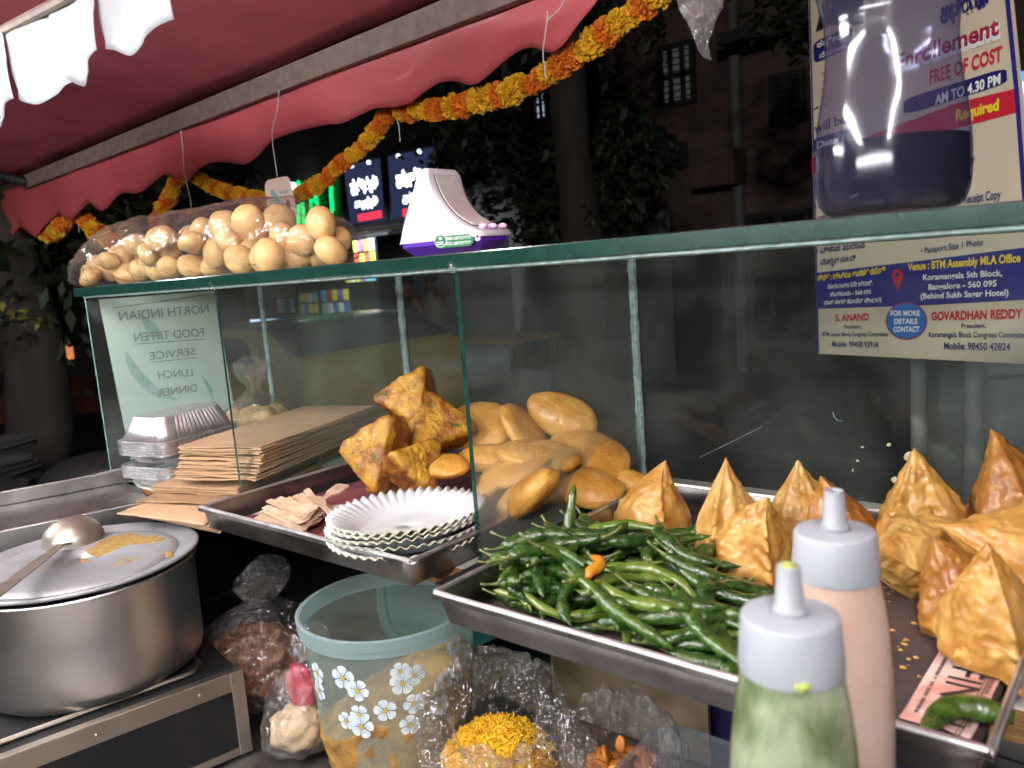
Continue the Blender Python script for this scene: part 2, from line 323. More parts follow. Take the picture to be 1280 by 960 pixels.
# night street
FINE = 1.0
mat('asphalt', (.045,.045,.048), .85, 0, col2=(.03,.03,.032), scale=3, bump=.3, bscale=60); mat('paving', (.14,.11,.09), .85, 0, col2=(.09,.07,.06), scale=5)
mat('plaster_pink', (.16,.105,.09), .85, 0, col2=(.09,.06,.052), scale=2.2); mat('plaster_grey', (.13,.125,.13), .9, 0, col2=(.09,.085,.09), scale=1.5)
mat('plaster_dark', (.06,.055,.055), .9, 0, col2=(.04,.038,.04), scale=1.3); mat('plaster_red', (.22,.06,.03), .8, 0, col2=(.15,.045,.03), scale=2)
mat('window_dark', (.02,.022,.028), .2); mat('frame_dark', (.03,.025,.025), .6); mat('pipe_grey', (.16,.155,.16), .6)
mat('bark', (.03,.024,.02), .9, 0, col2=(.045,.036,.03), scale=14, bump=.8, bscale=20, stretch=(1,1,.3)); mat('leaf_dark', (.011,.02,.008), .6, 0, col2=(.02,.033,.011), scale=3)
mat('leaf_yellow', (.28,.26,.06), .6)
mat('concrete', (.33,.37,.33), .8, 0, col2=(.22,.26,.23), scale=6, bump=.3, bscale=30); mat('pipe_pale', (.42,.45,.42), .55, 0, col2=(.3,.34,.31), scale=7)
mat('cabinet_blue', (.16,.21,.25), .5, .3, col2=(.11,.15,.18), scale=4)
mat('car_yellow', (.40,.30,.04), .4, 0, col2=(.30,.22,.03), scale=2, coat=.4); mat('car_dark', (.012,.012,.013), .3, coat=.5); mat('tyre', (.012,.012,.012), .8)
mat('bike_black', (.03,.03,.033), .35, coat=.4); mat('chrome', (.7,.7,.7), .32, 1)
mat('skin', (.22,.1,.06), .55); mat('hair', (.008,.007,.006), .6); mat('shirt_dark', (.03,.028,.035), .8); mat('shirt_pale', (.3,.3,.28), .8)
mat('box_cream', '#b9b09a', .7); mat('tarp_blue', (.015,.03,.1), .6); mat('paper_pile', (.07,.07,.068), .8, 0, col2=(.025,.025,.025), scale=60, stretch=(.1,.1,3))
emis('lamp_white', '#fdfcfc', 106.0); mat('lamp_body', '#dcdcdc', .5)
emis('sign_letter', '#e9edff', 2.6); emis('sign_panel', '#3a4468', .32); emis('sign_red', '#ff3a50', .8); emis('sign_spot', '#dfe6ff', 2.2)
emis('neon_green', '#06e06a', 1.3); emis('lit_window', '#b9c4dc', .5); emis('shop_glow', '#c8d8ff', 1.1); emis('lit_window_dim', '#aaaaa0', .06); emis('door_glow', '#ff9a60', .42)
emis('screen_blue', '#3a7cff', 1.6); emis('bulb_small', '#eef3ff', 5)
mat('sign_dark', (.02,.022,.03), .4); mat('shutter', (.02,.02,.022), .7)

def translucent(m, k):
    N, L = nodes_of(m); b = N['Principled BSDF']; o = N['Material Output']; t = N.new('ShaderNodeBsdfTranslucent'); x = N.new('ShaderNodeMixShader'); x.inputs[0].default_value = k
    src = b.inputs['Base Color'].links; 
    if src: L.new(src[0].from_socket, t.inputs[0])
    else: t.inputs[0].default_value = b.inputs['Base Color'].default_value
    L.new(b.outputs[0], x.inputs[1]); L.new(t.outputs[0], x.inputs[2]); L.new(x.outputs[0], o.inputs['Surface'])
translucent(M['canopy'], .5); translucent(M['valance'], .25); translucent(M['white_cloth'], .3)

# ================================================================== SETTING
g = G(); g.quad((-60,-30,0),(60,-30,0),(60,60,0),(-60,60,0)); tag(mk('road', g, M['asphalt'], smooth=False), kind='structure')
g = G(); g.box((-9,-2,.004),(6,2.6,.13)); tag(mk('pavement', g, M['paving'], smooth=False), kind='structure')
# ================================================================== THE CART AND ITS GLASS CASE
XL, XD1, XD2, XR = -1.394, -.99, -.548, -.045     # end pane, two dividers, right end pane
Y0, Y1, ZB = .575, .905, -.30
cart = thing('vendor_cart', 'street food cart body of dark steel under the glass case, with an open lower shelf', 'food cart', (-.7,.6,.13))
g = G(); g.box(V(-1.62,.02,-.585), V(.42,.93,-.565)); mk('lower_shelf', g, M['dull_steel'], cart, smooth=False, bevel=.003)
g = G(); g.box(V(-1.36,.905,-.563), V(-.66,.93,-.325)); mk('back_panel', g, M['black_panel'], cart, smooth=False)
g = G(); g.box(V(-.60,.742,-.563), V(-.385,.748,-.325)); mk('back_panel', g, M['brown_steel'], cart, smooth=False)
g = G(); g.box(V(-1.372,.50,-.563), V(-1.36,.93,-.325)); mk('side_panel', g, M['black_panel'], cart, smooth=False)
g = G(); g.box(V(-1.62,.93,-1.2), V(.42,.945,-.325)); mk('front_panel', g, M['dull_steel'], cart, smooth=False)
for x, y in ((-1.55,.06),(.36,.06),(-1.55,.88),(.36,.88)):
    g = G(); g.box(V(x-.02,y-.02,-1.32), V(x+.02,y+.02,-.587)); mk('leg', g, M['dull_steel'], cart, smooth=False, bevel=.003)
# case base: white laminate on plywood
g = G(); g.box(V(XL-.03,Y0-.022,ZB-.024), V(-.05,.94,ZB), 0, {'front':1,'left':1,'right':1,'bottom':1}); mk('base_board', g, [M['laminate'], M['plywood']], cart, smooth=False, bevel=.0015)
g = G(); g.box(V(-.048,.492,ZB-.02), V(.45,.94,ZB+.002), 0, {'front':1,'left':1,'bottom':1}); mk('base_board', g, [M['laminate'], M['plywood']], cart, smooth=False, bevel=.0015)
# steel side channel along the left end
def chan(P0, P1, P2, P3):
    pass
g = G()
e = Vector((.03,.19,0)).normalized()
def cp(px,py,z,t): return on_z(px,py,z) + e*t
a0 = V(-1.222,.30,ZB); d = Vector((.054,.182,0)).normalized(); n = Vector((-d.y, d.x, 0))
L0, L1 = -1.0, .235
g.obox(a0+d*L0, d*(L1-L0), n*.15, Vector((0,0,-.004)))
g.obox(a0+d*L0+n*.15, d*(L1-L0), n*.005, Vector((0,0,.022)))
g.obox(a0+d*L0-n*.004, d*(L1-L0), n*.004, Vector((0,0,-.035)))
mk('side_channel', g, M['dull_steel'], cart, smooth=False, bevel=.0015)

case = thing('glass_case', 'long glass display case with green edges and two glass dividers standing on the cart', 'display case', (-.7,.74,EYE+ZB))
TOP0, TOP1 = .001, .0155
g = G(); g.box(V(XL-.026,Y0-.006,TOP0), V(.35,Y1+.03,TOP1), 0, {'front':1,'back':1,'left':1,'right':1}); mk('top_panel', g, [glass, M['glass_edge']], case, smooth=False, bevel=.0012)
def pane(name, x0, x1, y0, y1, m, edges, z0=ZB+.001, z1=TOP0-.0015):
    g = G(); g.box(V(x0,y0,z0), V(x1,y1,z1), 0, edges); return mk(name, g, [m, M['glass_edge'], M['glass_edge_pale']], case, smooth=False)
E1 = {'front':1,'back':2,'top':2,'bottom':2}
pane('end_pane', XL-.0025, XL+.0025, Y0, Y1, glass, {'front':2,'back':2,'top':2,'bottom':2})
pane('divider', XD1-.0025, XD1+.0025, Y0, Y1-.004, glass, E1)
def tilt_fog(o): return o
pane('divider', XD2-.0028, XD2+.0028, Y0, Y1-.004, fogglass, E1)
pane('end_pane', .30, .305, Y0, Y1, glass, E1)
E2 = {'left':2,'right':2,'top':2,'bottom':2}
pane('front_pane', XL+.004, XD1-.001, Y1-.002, Y1+.003, glass, E2)
pane('front_pane', XD1+.001, XD2-.001, Y1-.002, Y1+.003, glass, E2)
pane('front_pane', XD2+.001, .30, Y1-.002, Y1+.003, glass, E2)
def bead(x, y, r=.0042):
    g = G(); pts = [V(x+.0008*fbm((i*.7,x,1)), y, ZB+.002 + (-ZB-.004)*i/24) for i in range(25)]
    g.tube(pts, [r*(1+.35*fbm((i*.8,x*9,4))) for i in range(25)], 8); mk('sealant_bead', g, M['silicone'], case)
bead(XD1, Y1-.004, .006); bead(XD2, Y1-.004, .0055); bead(XL+.002, Y1-.002, .005)
g = G(); pts = [V(XL + (.34-XL)*i/60, Y0-.0005, TOP0-.0012+.0006*fbm((i*.4,2,2))) for i in range(61)]; g.tube(pts, .0022, 6); mk('sealant_bead', g, M['silicone'], case)
g = G(); pts = [V(XL + (.34-XL)*i/60, Y1, TOP0-.002+.001*fbm((i*.4,7,2))) for i in range(61)]; g.tube(pts, .004, 6); mk('sealant_bead', g, M['silicone'], case)
for xx in (XD1, XD2):      # clear tape over the joints of the panes and the top
    g = G(); g.ball(V(xx, Y0-.004, TOP0+.001), (.006,.004,.006), 10, 6, lambda d: 1+.4*fbm(d*2.5+Vector((xx,0,0)))); mk('sealant_bead', g, thickfilm, case)
for xx in (XD2,):          # steel strip the divider stands in, between the two trays
    g = G(); g.box(V(XD2+.004,.505,ZB+.0005), V(-.480,.86,ZB+.004)); mk('bottom_strip', g, M['stainless_steel'], case, smooth=False)

fr_ = mat('flake', (.55,.5,.3), .6); random.seed(41)
for k, (px, py, w_, h_) in enumerate([(1137,571,7,7),(1131,596,6,3.5),(1119,600,4.5,4),(1111,556,3,2.5),(1072,576,2.2,1.6),(1066,588,1.4,2.4),(1078,559,2,1.2)]):
    c = on_y(px, py, Y1-.004); u = (on_y(px+1, py, Y1-.004)-c).length; sd = Vector((k*3.1,1,2)); g = G().ball(c, (w_*u, .0008, h_*u), 14, 8, lambda d: 1+.45*fbm(d*2+sd)); mk('food_flake', g, fr_, case, sharp=0)
g = G(); g.tube([on_y(1050-9*math.cos(a), 512+14*math.sin(a), Y1-.0026) for a in np.linspace(.2,1.9,9)], [.0004,.0012,.0016,.0018,.0018,.0016,.0012,.0009,.0004], 6, flat=.25); mk('smear', g, M['silicone'], case)
g = G(); g.tube([on_y(874,572,Y1-.0026), on_y(915,552,Y1-.0026), on_y(953,533,Y1-.0026)], .0003, 4); mk('scratch', g, M['silicone'], case)

# notice taped outside the end pane, read from the street
nt = thing('paper_notice', 'white paper notice in grey lettering taped outside the left end pane, seen from its back', 'notice', V(XL-.004,.7,-.15))
PN = Vector((1,0,0)); PP = V(XL-.0035, .7, -.1)
def q4(pts, p, n, lift=0): return [on_plane(x, y, p, n)+Vector(n)*lift for x, y in pts]
c_ = [V(XL-.0035,.598,-.006), V(XL-.0035,.81,-.006), V(XL-.0035,.822,-.285), V(XL-.0035,.612,-.285)]
g = G(); g.quad(*c_); npap = mk('sheet', g, mat('notice_paper', '#eff4ee', .6, 0, col2='#dcebe4', scale=5, lo=.35, hi=.6, space='Object'), nt, smooth=False)
FINE = 3.0
GI = mat('notice_ink', '#8d9792', .7); GT = mat('notice_teal', '#a9cdc4', .7, 0, col2='#c4dcd6', scale=9)
g = G(); ln = lambda a, b, wd=.9: g.quad(*(lambda A, B: [A+Vector((.001,0,.0006)), B+Vector((.001,0,.0006)), B-Vector((-.001,0,.0006)), A-Vector((-.001,0,.0006))])(on_plane(*a, PP, PN), on_plane(*b, PP, PN)))
ln((141,385),(261,368)); ln((141,385),(163,520)); 
def mir(s, a, b, h):   # seen from behind: the word starts on the right
    A = on_plane(*a, PP, PN); B = on_plane(*b, PP, PN); letter(g, s, A, B, Vector((0,0,h)), PN, .004, lift=.0012)
mir('NORTH INDIAN', (261,391), (149,401), .0165); mir('FOOD TIFFEN', (255,420), (168,427), .0155); mir('SERVICE', (244,443), (187,450), .014)
mir('LUNCH', (241,470), (198,473), .014); mir('DINNER', (246,489), (198,496), .0145); mir('953', (272,512), (243,517), .017)
ln((256,424),(169,430)); ln((246,447),(187,453)); mk('lettering', g, GI, nt, smooth=False)
g = G()
def sweep(pts, wds):
    sweep.k = getattr(sweep, 'k', 0)+1; P = [on_plane(x, y, PP, PN) + Vector((.0005+.0001*sweep.k,0,0)) for x, y in pts]
    for i in range(len(P)-1):
        t = (P[i+1]-P[i]).normalized(); k = PN.cross(t)
        g.quad(P[i]-k*wds[i], P[i+1]-k*wds[i+1], P[i+1]+k*wds[i+1], P[i]+k*wds[i])
sweep([(157,440),(166,460),(180,478),(197,492),(222,500)], [.003,.008,.009,.007,.001]); sweep([(175,392),(190,412),(205,425)], [.001,.012,.003]); sweep([(252,470),(262,485),(266,500)],[.001,.004,.002])
mk('printed_leaf', g, GT, nt, smooth=False)

# ================================================================== TRAYS
def tray(x0, x1, y0, y1, h, label, m=M['stainless_steel']):
    t = thing('steel_tray', label, 'tray', V((x0+x1)/2, (y0+y1)/2, ZB))
    z0 = ZB+.003; g = G(); k = .008; th = .0012
    g.box(V(x0,y0,z0), V(x1,y1,z0+th)); mk('tray_floor', g, m, t, smooth=False)
    for nm, a, b, o in (('tray_wall',(x0,y0),(x1,y0),(0,-1)),('tray_wall',(x0,y1),(x1,y1),(0,1)),('tray_wall',(x0,y0),(x0,y1),(-1,0)),('tray_wall',(x1,y0),(x1,y1),(1,0))):
        g = G(); O = Vector((o[0],o[1],0)); A = V(*a,z0); B = V(*b,z0); d = (B-A).normalized(); n_ = 24; r = .0025
        prof = [(0,0),(k*.6,h-r),(k*.6+r*.3,h),(k*.6+r,h+r*.4),(k*.6+r*1.8,h),(k*.6+r*1.9,h-r*1.2),(k*.6+r*1.2,h-r*1.4)]
        ex = k*.6+r
        def fn(u, v):
            i = v*(len(prof)-1); i0 = min(int(i), len(prof)-2); f_ = i-i0; p = (prof[i0][0]*(1-f_)+prof[i0+1][0]*f_, prof[i0][1]*(1-f_)+prof[i0+1][1]*f_)
            L_ = (B-A).length; s = -p[0]+u*(L_+2*p[0])
            return A + d*s + O*p[0] + Vector((0,0,p[1]*(1+.02*fbm((s*6,o[0],o[1])))))
        g.grid(fn, n_, len(prof)-1); wl = mk(nm, g, m, t, solid=.001, sharp=35)
        g = G(); g.tube([fn(i/n_, .5)+O*.0004+Vector((0,0,.0006)) for i in range(n_+1)], .0024, 8); mk('rim', g, M['bright_steel'], wl)
    return t
trayA = tray(-.926, -.560, .492, .885, .027, 'steel tray holding the paper plates, pakoras and wooden forks')
trayB = tray(-.472, -.078, .452, .808, .027, 'large steel tray of samosas and green chillies lined with dark newspaper')
def sheet(name, label, cat, corners, z, m, amp=.002, parent=None, seed=0, nu=30, nv=30, fq=9):
    P = [Vector((c.x, c.y, 0)) for c in corners]
    def fn(u, v):
        p = P[0]*(1-u)*(1-v)+P[1]*u*(1-v)+P[2]*u*v+P[3]*(1-u)*v
        return Vector((p.x, p.y, EYE+z+amp*(fbm((p.x*fq,p.y*fq,seed))+.7)))
    g = G(); g.grid(fn, nu, nv); o = mk(name, g, m, parent, loc=None if parent else (sum((p for p in P), Vector())/4 + Vector((0,0,EYE+z))), sharp=0, solid=.0003)
    return tag(o, label, cat) if not parent else o
ZT = ZB+.0045
sheet('newspaper', 'dark greasy newspaper lining the bottom of the samosa tray', 'newspaper', [V(-.468,.456,0), V(-.082,.456,0), V(-.082,.803,0), V(-.468,.803,0)], ZT, M['newsprint_dark'], .0025, seed=3)
# the pink headline page
hp = thing('newspaper', 'pink and white newspaper page with a big headline in the samosa tray', 'newspaper', V(-.11,.52,ZT+.004))
ZP = ZT+.0035
hc = [(1124,898),(1213,928),(1283,800),(1200,775)]
hcw = [on_z(x, y, ZP) for x, y in hc]
for p in hcw: p.x = min(p.x, -.081); p.y = max(p.y, .456)
sheet('page', None, None, hcw, ZP, M['newsprint_pink'], .0022, parent=hp, seed=5)
def hz(p): return EYE+ZP+.0022*(fbm((p.x*9,p.y*9,5))+.7)
def lay(g):    # drop lettering onto the page's waves
    for p in g.v: p.z = hz(p)+.0007
    return g
g = G(); hl = lambda x, y: on_z(x, y, ZP)
A = hl(1198,815); B = hl(1150,925); H = hl(1243,826)-A
letter(g, 'COFINDIA', hl(1208,800), hl(1150,925), H*.95, (0,0,1), .004); lay(g); mk('headline', g, M['ink'], hp, smooth=False)
g = G()
for (a, b, wd) in (((1180,795),(1128,888),.0004),((1262,810),(1198,925),.0004),((1255,815),(1192,925),.0003)):
    for i in range(24):
        p = hl(*a)*(1-i/24)+hl(*b)*(i/24); q = hl(*a)*(1-(i+1)/24)+hl(*b)*((i+1)/24); t = (q-p).normalized(); k = Vector((-t.y,t.x,0))
        g.quad(p-k*wd, q-k*wd, q+k*wd, p+k*wd)
    lay(g); mk('ruled_line', g, M['ink_soft'], hp, smooth=False); g = G()
random.seed(4)
for j in range(2):
    for i in range(46):
        if random.random() < .2: continue
        s = (i+random.random()*.3)/46
        a, b = ((1190,808),(1142,892)) if j == 0 else ((1259,820),(1207,912))
        p = hl(*a)*(1-s)+hl(*b)*s; t = (hl(*b)-hl(*a)).normalized(); k = Vector((-t.y,t.x,0))
        g.quad(p, p+t*.0014, p+t*.0014+k*.0022, p+k*.0022)
    lay(g); mk('small_print', g, M['ink_soft'], hp, smooth=False); g = G()

# faded print on the dark lining
npr = thing('newspaper', 'torn strip of dark printed newsprint behind the chillies', 'newspaper', V(-.3,.7,ZT+.004))
g = G(); pc = [V(-.462,.655,0), V(-.30,.60,0), V(-.20,.72,0), V(-.40,.775,0)]
sheet('page', None, None, pc, ZT+.003, mat('newsprint_grey', (.10,.085,.08), .75, 0, col2=(.07,.055,.05), scale=14), .002, parent=npr, seed=8)
g = G(); random.seed(9)
for i in range(20):
    for j in range(30):
        if random.random() < .15: continue
        u = .06+.88*i/20; v = .08+.84*j/30; p = pc[0]*(1-u)*(1-v)+pc[1]*u*(1-v)+pc[2]*u*v+pc[3]*(1-u)*v
        p.z = EYE+ZT+.003+.002*(fbm((p.x*9,p.y*9,8))+.7)+.0006; t = (pc[1]-pc[0]).normalized()*.0045; k = (pc[3]-pc[0]).normalized()*.0012; t.z = k.z = 0
        g.quad(p, p+t, p+t+k, p+k)
mk('small_print', g, mat('ink_faded', (.26,.23,.22), .8), npr, smooth=False)
sheet('newspaper', 'maroon newspaper sheet lying in the tray under the pakoras and plates', 'newspaper', [V(-.915,.505,0), V(-.568,.505,0), V(-.568,.87,0), V(-.915,.87,0)], ZT, M['newsprint_maroon'], .0025, seed=13)
sheet('newspaper', 'narrow white margin of newspaper folded along the back of the fork tray', 'newspaper', [V(-.912,.560,0), V(-.905,.536,0), V(-.66,.70,0), V(-.68,.73,0)], ZT+.004, M['newsprint_white'], .002, seed=15)
# ================================================================== FOOD
def convex(planes, p=9):     # rounded convex body: planes [(normal, distance)]
    pl = [(Vector(n).normalized(), d) for n, d in planes]
    def fn(d):
        s = 0
        for n, k in pl:
            q = n.dot(d)/k
            if q > 0: s += q**p
        return s**(-1/p)
    return fn
def blister(P, Nn, rng, cnt, amp, rad, wt):
    P = np.array(P); Nn = np.array(Nn); wt = np.array(wt); c = P[rng.choice(len(P), cnt, p=wt/wt.sum())]
    am = amp*rng.uniform(.35, 1.3, cnt); rr = rad*rng.uniform(.55, 1.5, cnt)
    d2 = ((P[:,None,:]-c[None])**2).sum(-1); k = np.minimum((am*np.clip(1-d2/rr**2, 0, 1)**1.2).sum(1), amp*1.6)
    return P + Nn*k[:,None]
def samosa_geo(seed, R=.044, H=.09, ridge=0.0, bend=.25, squash=1.0, flare=.12, wave=.075):
    """a folded pastry pyramid: three bulging flat sides, pinched edges, a crimped seam and a thin bent tip"""
    rng = np.random.default_rng(seed); nu, nt = 96, 64; P = []; N = []; W = []
    ph = rng.uniform(0, 6.28); es = rng.uniform(.75, 1.25, 3)
    for j in range(nt+1):
        t = j/nt
        for i in range(nu):
            th = 2*PI*i/nu
            if t < .10: s = t/.10; q = 0; rad = R*(.02+.98*s**.7)*.96; z = .005*(1-s)
            else:
                s = (t-.10)/.90; q = s**.95
                rad = R*(max(0, 1-q)**1.0*(1+1.15*q*(1-q)) + .10*q*(1-q**5)) ; rad = max(rad, .0006); z = H*q
            a = (th-ridge) % (2*PI); sec = (a+PI/3) % (2*PI/3) - PI/3       # an edge at a = 0, 120, 240 degrees
            flat = .5/math.cos(abs(sec)-PI/3) if abs(sec) < PI/3 else .5
            k3 = (.34+.1*math.sin(seed*1.7))*(1-q*.4); tri = (1-k3)*.84 + k3*flat*1.12
            tri += .09*(1-q)*math.cos(1.5*(sec-(PI/3 if sec > 0 else -PI/3)))**2                             # sides bulge with the filling
            e = math.exp(-(sec/.10)**2); idx = int(((a+PI/3) % (2*PI))//(2*PI/3))
            tri += e*es[idx]*(.06 if idx else .22)*(1-q**4)*(1+.35*math.sin(z*520+ph)*(idx == 0))   # pinched edges, one crimped seam
            dth = ((th-ridge-PI/3+PI) % (2*PI))-PI
            tri -= .05*math.exp(-(dth/.05)**2)*(1-q)                             # a fold line down one side
            if q < .14: tri += flare*e*(1-q/.14)
            d = Vector((math.cos(th), math.sin(th), 0)); p = d*rad*tri; p.y *= squash; p.z = z
            lump = 1+.17*fbm((math.cos(th)*1.3,math.sin(th)*1.3,q*1.6+seed), 2); p.x *= lump; p.y *= lump
            p.x += bend*R*q**2.6*math.cos(ph); p.y += bend*R*q**2.6*math.sin(ph)*.7
            k = fbm(p*24+Vector((seed,0,0)), 3)*wave*R + fbm(p*70+Vector((0,seed,0)), 3)*wave*.3*R - abs(fbm(p*45+Vector((0,0,seed)), 2))*wave*.25*R
            p += d*k*min(1, rad/R*1.8); p.z += .0025*fbm(p*30+Vector((0,0,seed)))*(q < .3)
            P.append(p); N.append(Vector((d.x, d.y, .35)).normalized()); W.append(rad*(t >= .1))
    P2 = blister([tuple(p) for p in P], [tuple(n) for n in N], rng, 190, .0010, .0030, W)
    g = G(); f = []
    for j in range(nt):
        for i in range(nu): f.append((j*nu+i, j*nu+(i+1)%nu, (j+1)*nu+(i+1)%nu, (j+1)*nu+i))
    f.append(tuple(reversed(range(nu)))); f.append(tuple(nt*nu+i for i in range(nu)))
    g.add([Vector(p) for p in P2], f); return g
VIEW = lambda p: math.atan2(-p.y, -p.x)      # azimuth from a point back towards the photographer
def samosa(seed, cpx, label, R, H, ridge=0, lean=(0,0), m='samosa', lift=0, **k):
    """ridge: angle of the pinched seam relative to the viewer; lean: (away, right) tilt in degrees about the base"""
    base = on_z(cpx[0], cpx[1]+20, T_); va = VIEW(base); R *= 1.06; H *= .85; g = samosa_geo(seed, R, H, va+ridge, **k)
    fw = Vector((-math.cos(va), -math.sin(va), 0)); rt = Vector((fw.y, -fw.x, 0))
    q = Quaternion(rt, math.radians(-lean[0])) @ Quaternion(fw, math.radians(lean[1]))
    Mx = q.to_matrix(); g.rot(Mx); zmin = min(p.z for p in g.v); zc = sum(p.z for p in g.v)/len(g.v); tc = on_z(*cpx, ZT+.003+lift-zmin+zc); cx = sum(p.x for p in g.v)/len(g.v); cy = sum(p.y for p in g.v)/len(g.v)
    o = Vector((tc.x-cx, tc.y-cy, EYE+ZT+.003+lift-zmin))
    g.v = [p+o for p in g.v]
    return tag(mk('samosa', g, M[m], None, loc=o, sharp=0), label, 'samosa', 'samosas in the large steel tray')
T_ = ZT+.003
samosa(11, (820,622), 'small upright golden samosa standing alone at the back left corner of the tray', 0.046, 0.088, ridge=.12, bend=.4, squash=.9, flare=.3)
samosa(12, (910,640), 'pale golden samosa leaning behind the split one left of the bottles', 0.038, 0.112, ridge=-.4, lean=(-4,-5), m='samosa_pale', bend=.45)
samosa(13, (947,668), 'broad samosa with a thick pinched seam down its front left of the bottles', 0.041, 0.096, ridge=.25, lean=(-10,2), m='samosa', bend=.55)
samosa(14, (1000,626), 'pale samosa half hidden behind a darker brown one beyond the bottles', 0.038, 0.092, ridge=1.6, lean=(5,-4), m='samosa_pale', bend=.3)
samosa(15, (1042,640), 'round dark brown samosa directly behind the peach sauce bottle', 0.042, 0.084, ridge=2.6, lean=(0,-3), m='samosa_brown', bend=.5)
samosa(16, (1150,628), 'large samosa with a tall twisted tip in front of the grey pole', 0.05, 0.114, ridge=-.6, lean=(-3,3), m='samosa', bend=.2, wave=.12)
samosa(17, (1128,692), 'pale samosa lying on its side with its point towards the peach bottle', 0.038, 0.078, ridge=.9, lean=(-62,-32), m='samosa_pale', bend=.2, lift=-.002)
samosa(18, (1264,602), 'tall brown samosa at the far right back of the tray', 0.042, 0.105, ridge=2.3, lean=(0,-6), m='samosa_brown', bend=.45, lift=.022)
samosa(19, (1220,648), 'brown samosa mostly hidden, only its blunt tip showing between larger ones', 0.028, 0.054, ridge=1.2, m='samosa_brown', bend=.1, flare=.05)
samosa(20, (1250,682), 'samosa lying flat at the right edge with its tip pointing left', 0.04, 0.092, ridge=.3, lean=(-25,-72), m='samosa', bend=.2, lift=.014)
samosa(21, (1192,724), 'brown rounded samosa behind the front samosa at the right end', 0.038, 0.08, ridge=2.0, lean=(4,-24), m='samosa_brown', bend=.55)
samosa(22, (1237,748), 'front samosa with a sharp seam resting on the pink headline page', 0.037, 0.092, ridge=.42, lean=(-16,4), m='samosa', bend=.25, lift=.0)
# crumbs
random.seed(21); g = G()
for i in range(75):
    x, y = random.choice([(random.uniform(1105,1150),random.uniform(775,850)), (random.uniform(800,865),random.uniform(660,690)), (random.uniform(860,1120),random.uniform(680,760))])
    p = on_z(x, y, ZT+.0035); s = random.uniform(.0006,.0021); g.ball(p, (s*1.4,s,s*.5), 5, 4)
tag(mk('crumbs', g, M['kachori'], None, loc=V(-.2,.6,ZT)), 'yellow pastry crumbs scattered on the dark newspaper', 'crumbs', kind='stuff')

def kachori(seed, c, R, th, nrm, label):
    sd = Vector((seed*1.7, seed*.3, 0))
    R *= .94; th *= .86
    def fn(d): return 1+.06*fbm(d*1.6+sd)+.022*fbm(d*5+sd)+.008*fbm(d*16+sd)
    g = G().ball((0,0,0), (R*1.02, R*(.72+.12*math.sin(seed*2.1)), th), 44, 28, fn)
    for p in g.v: p.z += .35*th*((p.x/R)**2*math.sin(seed)+(p.y/R)**2*math.cos(seed*2))*.5
    q = Vector((0,0,1)).rotation_difference(Vector(nrm).normalized()); g.rot(q.to_matrix(), c)
    return tag(mk('kachori', g, M['kachori'], None, loc=c, sharp=0), label, 'kachori', 'kachoris piled behind the glass divider')
KN = 'fried kachori '
for i, (px, py, y, R, th, n, lb) in enumerate([
    (603,533,.800,.055,.020,(.2,-.55,.8),'large brown kachori leaning upright at the back left of the pile'),
    (703,520,.835,.053,.020,(.35,-.75,.55),'round kachori standing highest at the back of the pile'),
    (657,541,.790,.050,.015,(.75,.15,.65),'narrow kachori seen edge-on between the two upright ones'),
    (735,567,.800,.058,.018,(.30,-.25,.9),'wide kachori sloping down at the right end of the pile'),
    (604,572,.745,.050,.018,(-.1,-.2,1),'flat kachori under the large one beside the green divider edge'),
    (672,569,.740,.060,.016,(.12,-.05,1),'pale oval kachori lying flat on top in the middle'),
    (648,588,.715,.056,.018,(-.22,-.25,1),'cracked kachori just under the pale oval one'),
    (657,622,.655,.056,.021,(-.55,-.2,.8),'front kachori slanting up to the right low against the glass'),
    (557,583,.685,.036,.013,(.05,-.25,1),'small kachori poking out left of the green divider edge'),
    (608,620,.690,.050,.019,(-.7,-.3,.7),'kachori blurred by fog at the bottom left of the pile'),
    (728,607,.755,.058,.022,(.1,-.3,1),'bottom kachori lying under the wide one at the right')]):
    kachori(i+1, on_y(px, py, y), R, th, n, lb)
k0 = on_z(772,633,T_)
kachori(33, V(-.5,.80,ZB+.026), .03, .018, (.3,-.6,.5), 'small piece of fried pastry beside the glass strip behind the upright samosa')

def pakora(seed, c, R, th, spin, q, label, m='pakora'):
    sd = Vector((seed*3.1, 1.3, seed)); pl = [((math.cos(a+spin), math.sin(a+spin), .12), R*.56) for a in (0, 2.1, 4.15)]+[((math.cos(a+spin), math.sin(a+spin), -.1), R*.88) for a in (1.05, 3.1, 5.2)]+[((0,.1,1), th),((.1,0,-1), th)]
    f0 = convex(pl, 11)
    def fn(d):
        k = f0(d); return k*(1+.07*fbm(d*2.2+sd)+.05*fbm(d*6+sd)+.03*fbm(d*15+sd))
    g = G().ball((0,0,0), 1, 64, 44, fn); g.m = [0]*len(g.f)
    for i, f in enumerate(g.f):       # browned cut sides
        cz = sum((g.v[j].z for j in f))/4; g.m[i] = 1 if abs(cz) < th*.62+.004*fbm(g.v[f[0]]*60+sd) else 0
    g.rot(q.to_matrix(), c)
    return tag(mk('bread_pakora', g, [M['pakora'], M['pakora_brown']], None, loc=c, sharp=0), label, 'pakora', 'bread pakoras piled beside the paper bags')
def face(c, up=.4, right=0.0, roll=0):   # quaternion that turns +z towards the viewer, tipped up/right
    va = VIEW(c); n = Vector((math.cos(va), math.sin(va), 0)); rt = Vector((-n.y, n.x, 0))
    n2 = (n + Vector((0,0,up)) + rt*right).normalized(); return Vector((0,0,1)).rotation_difference(n2) @ Quaternion((0,0,1), roll)
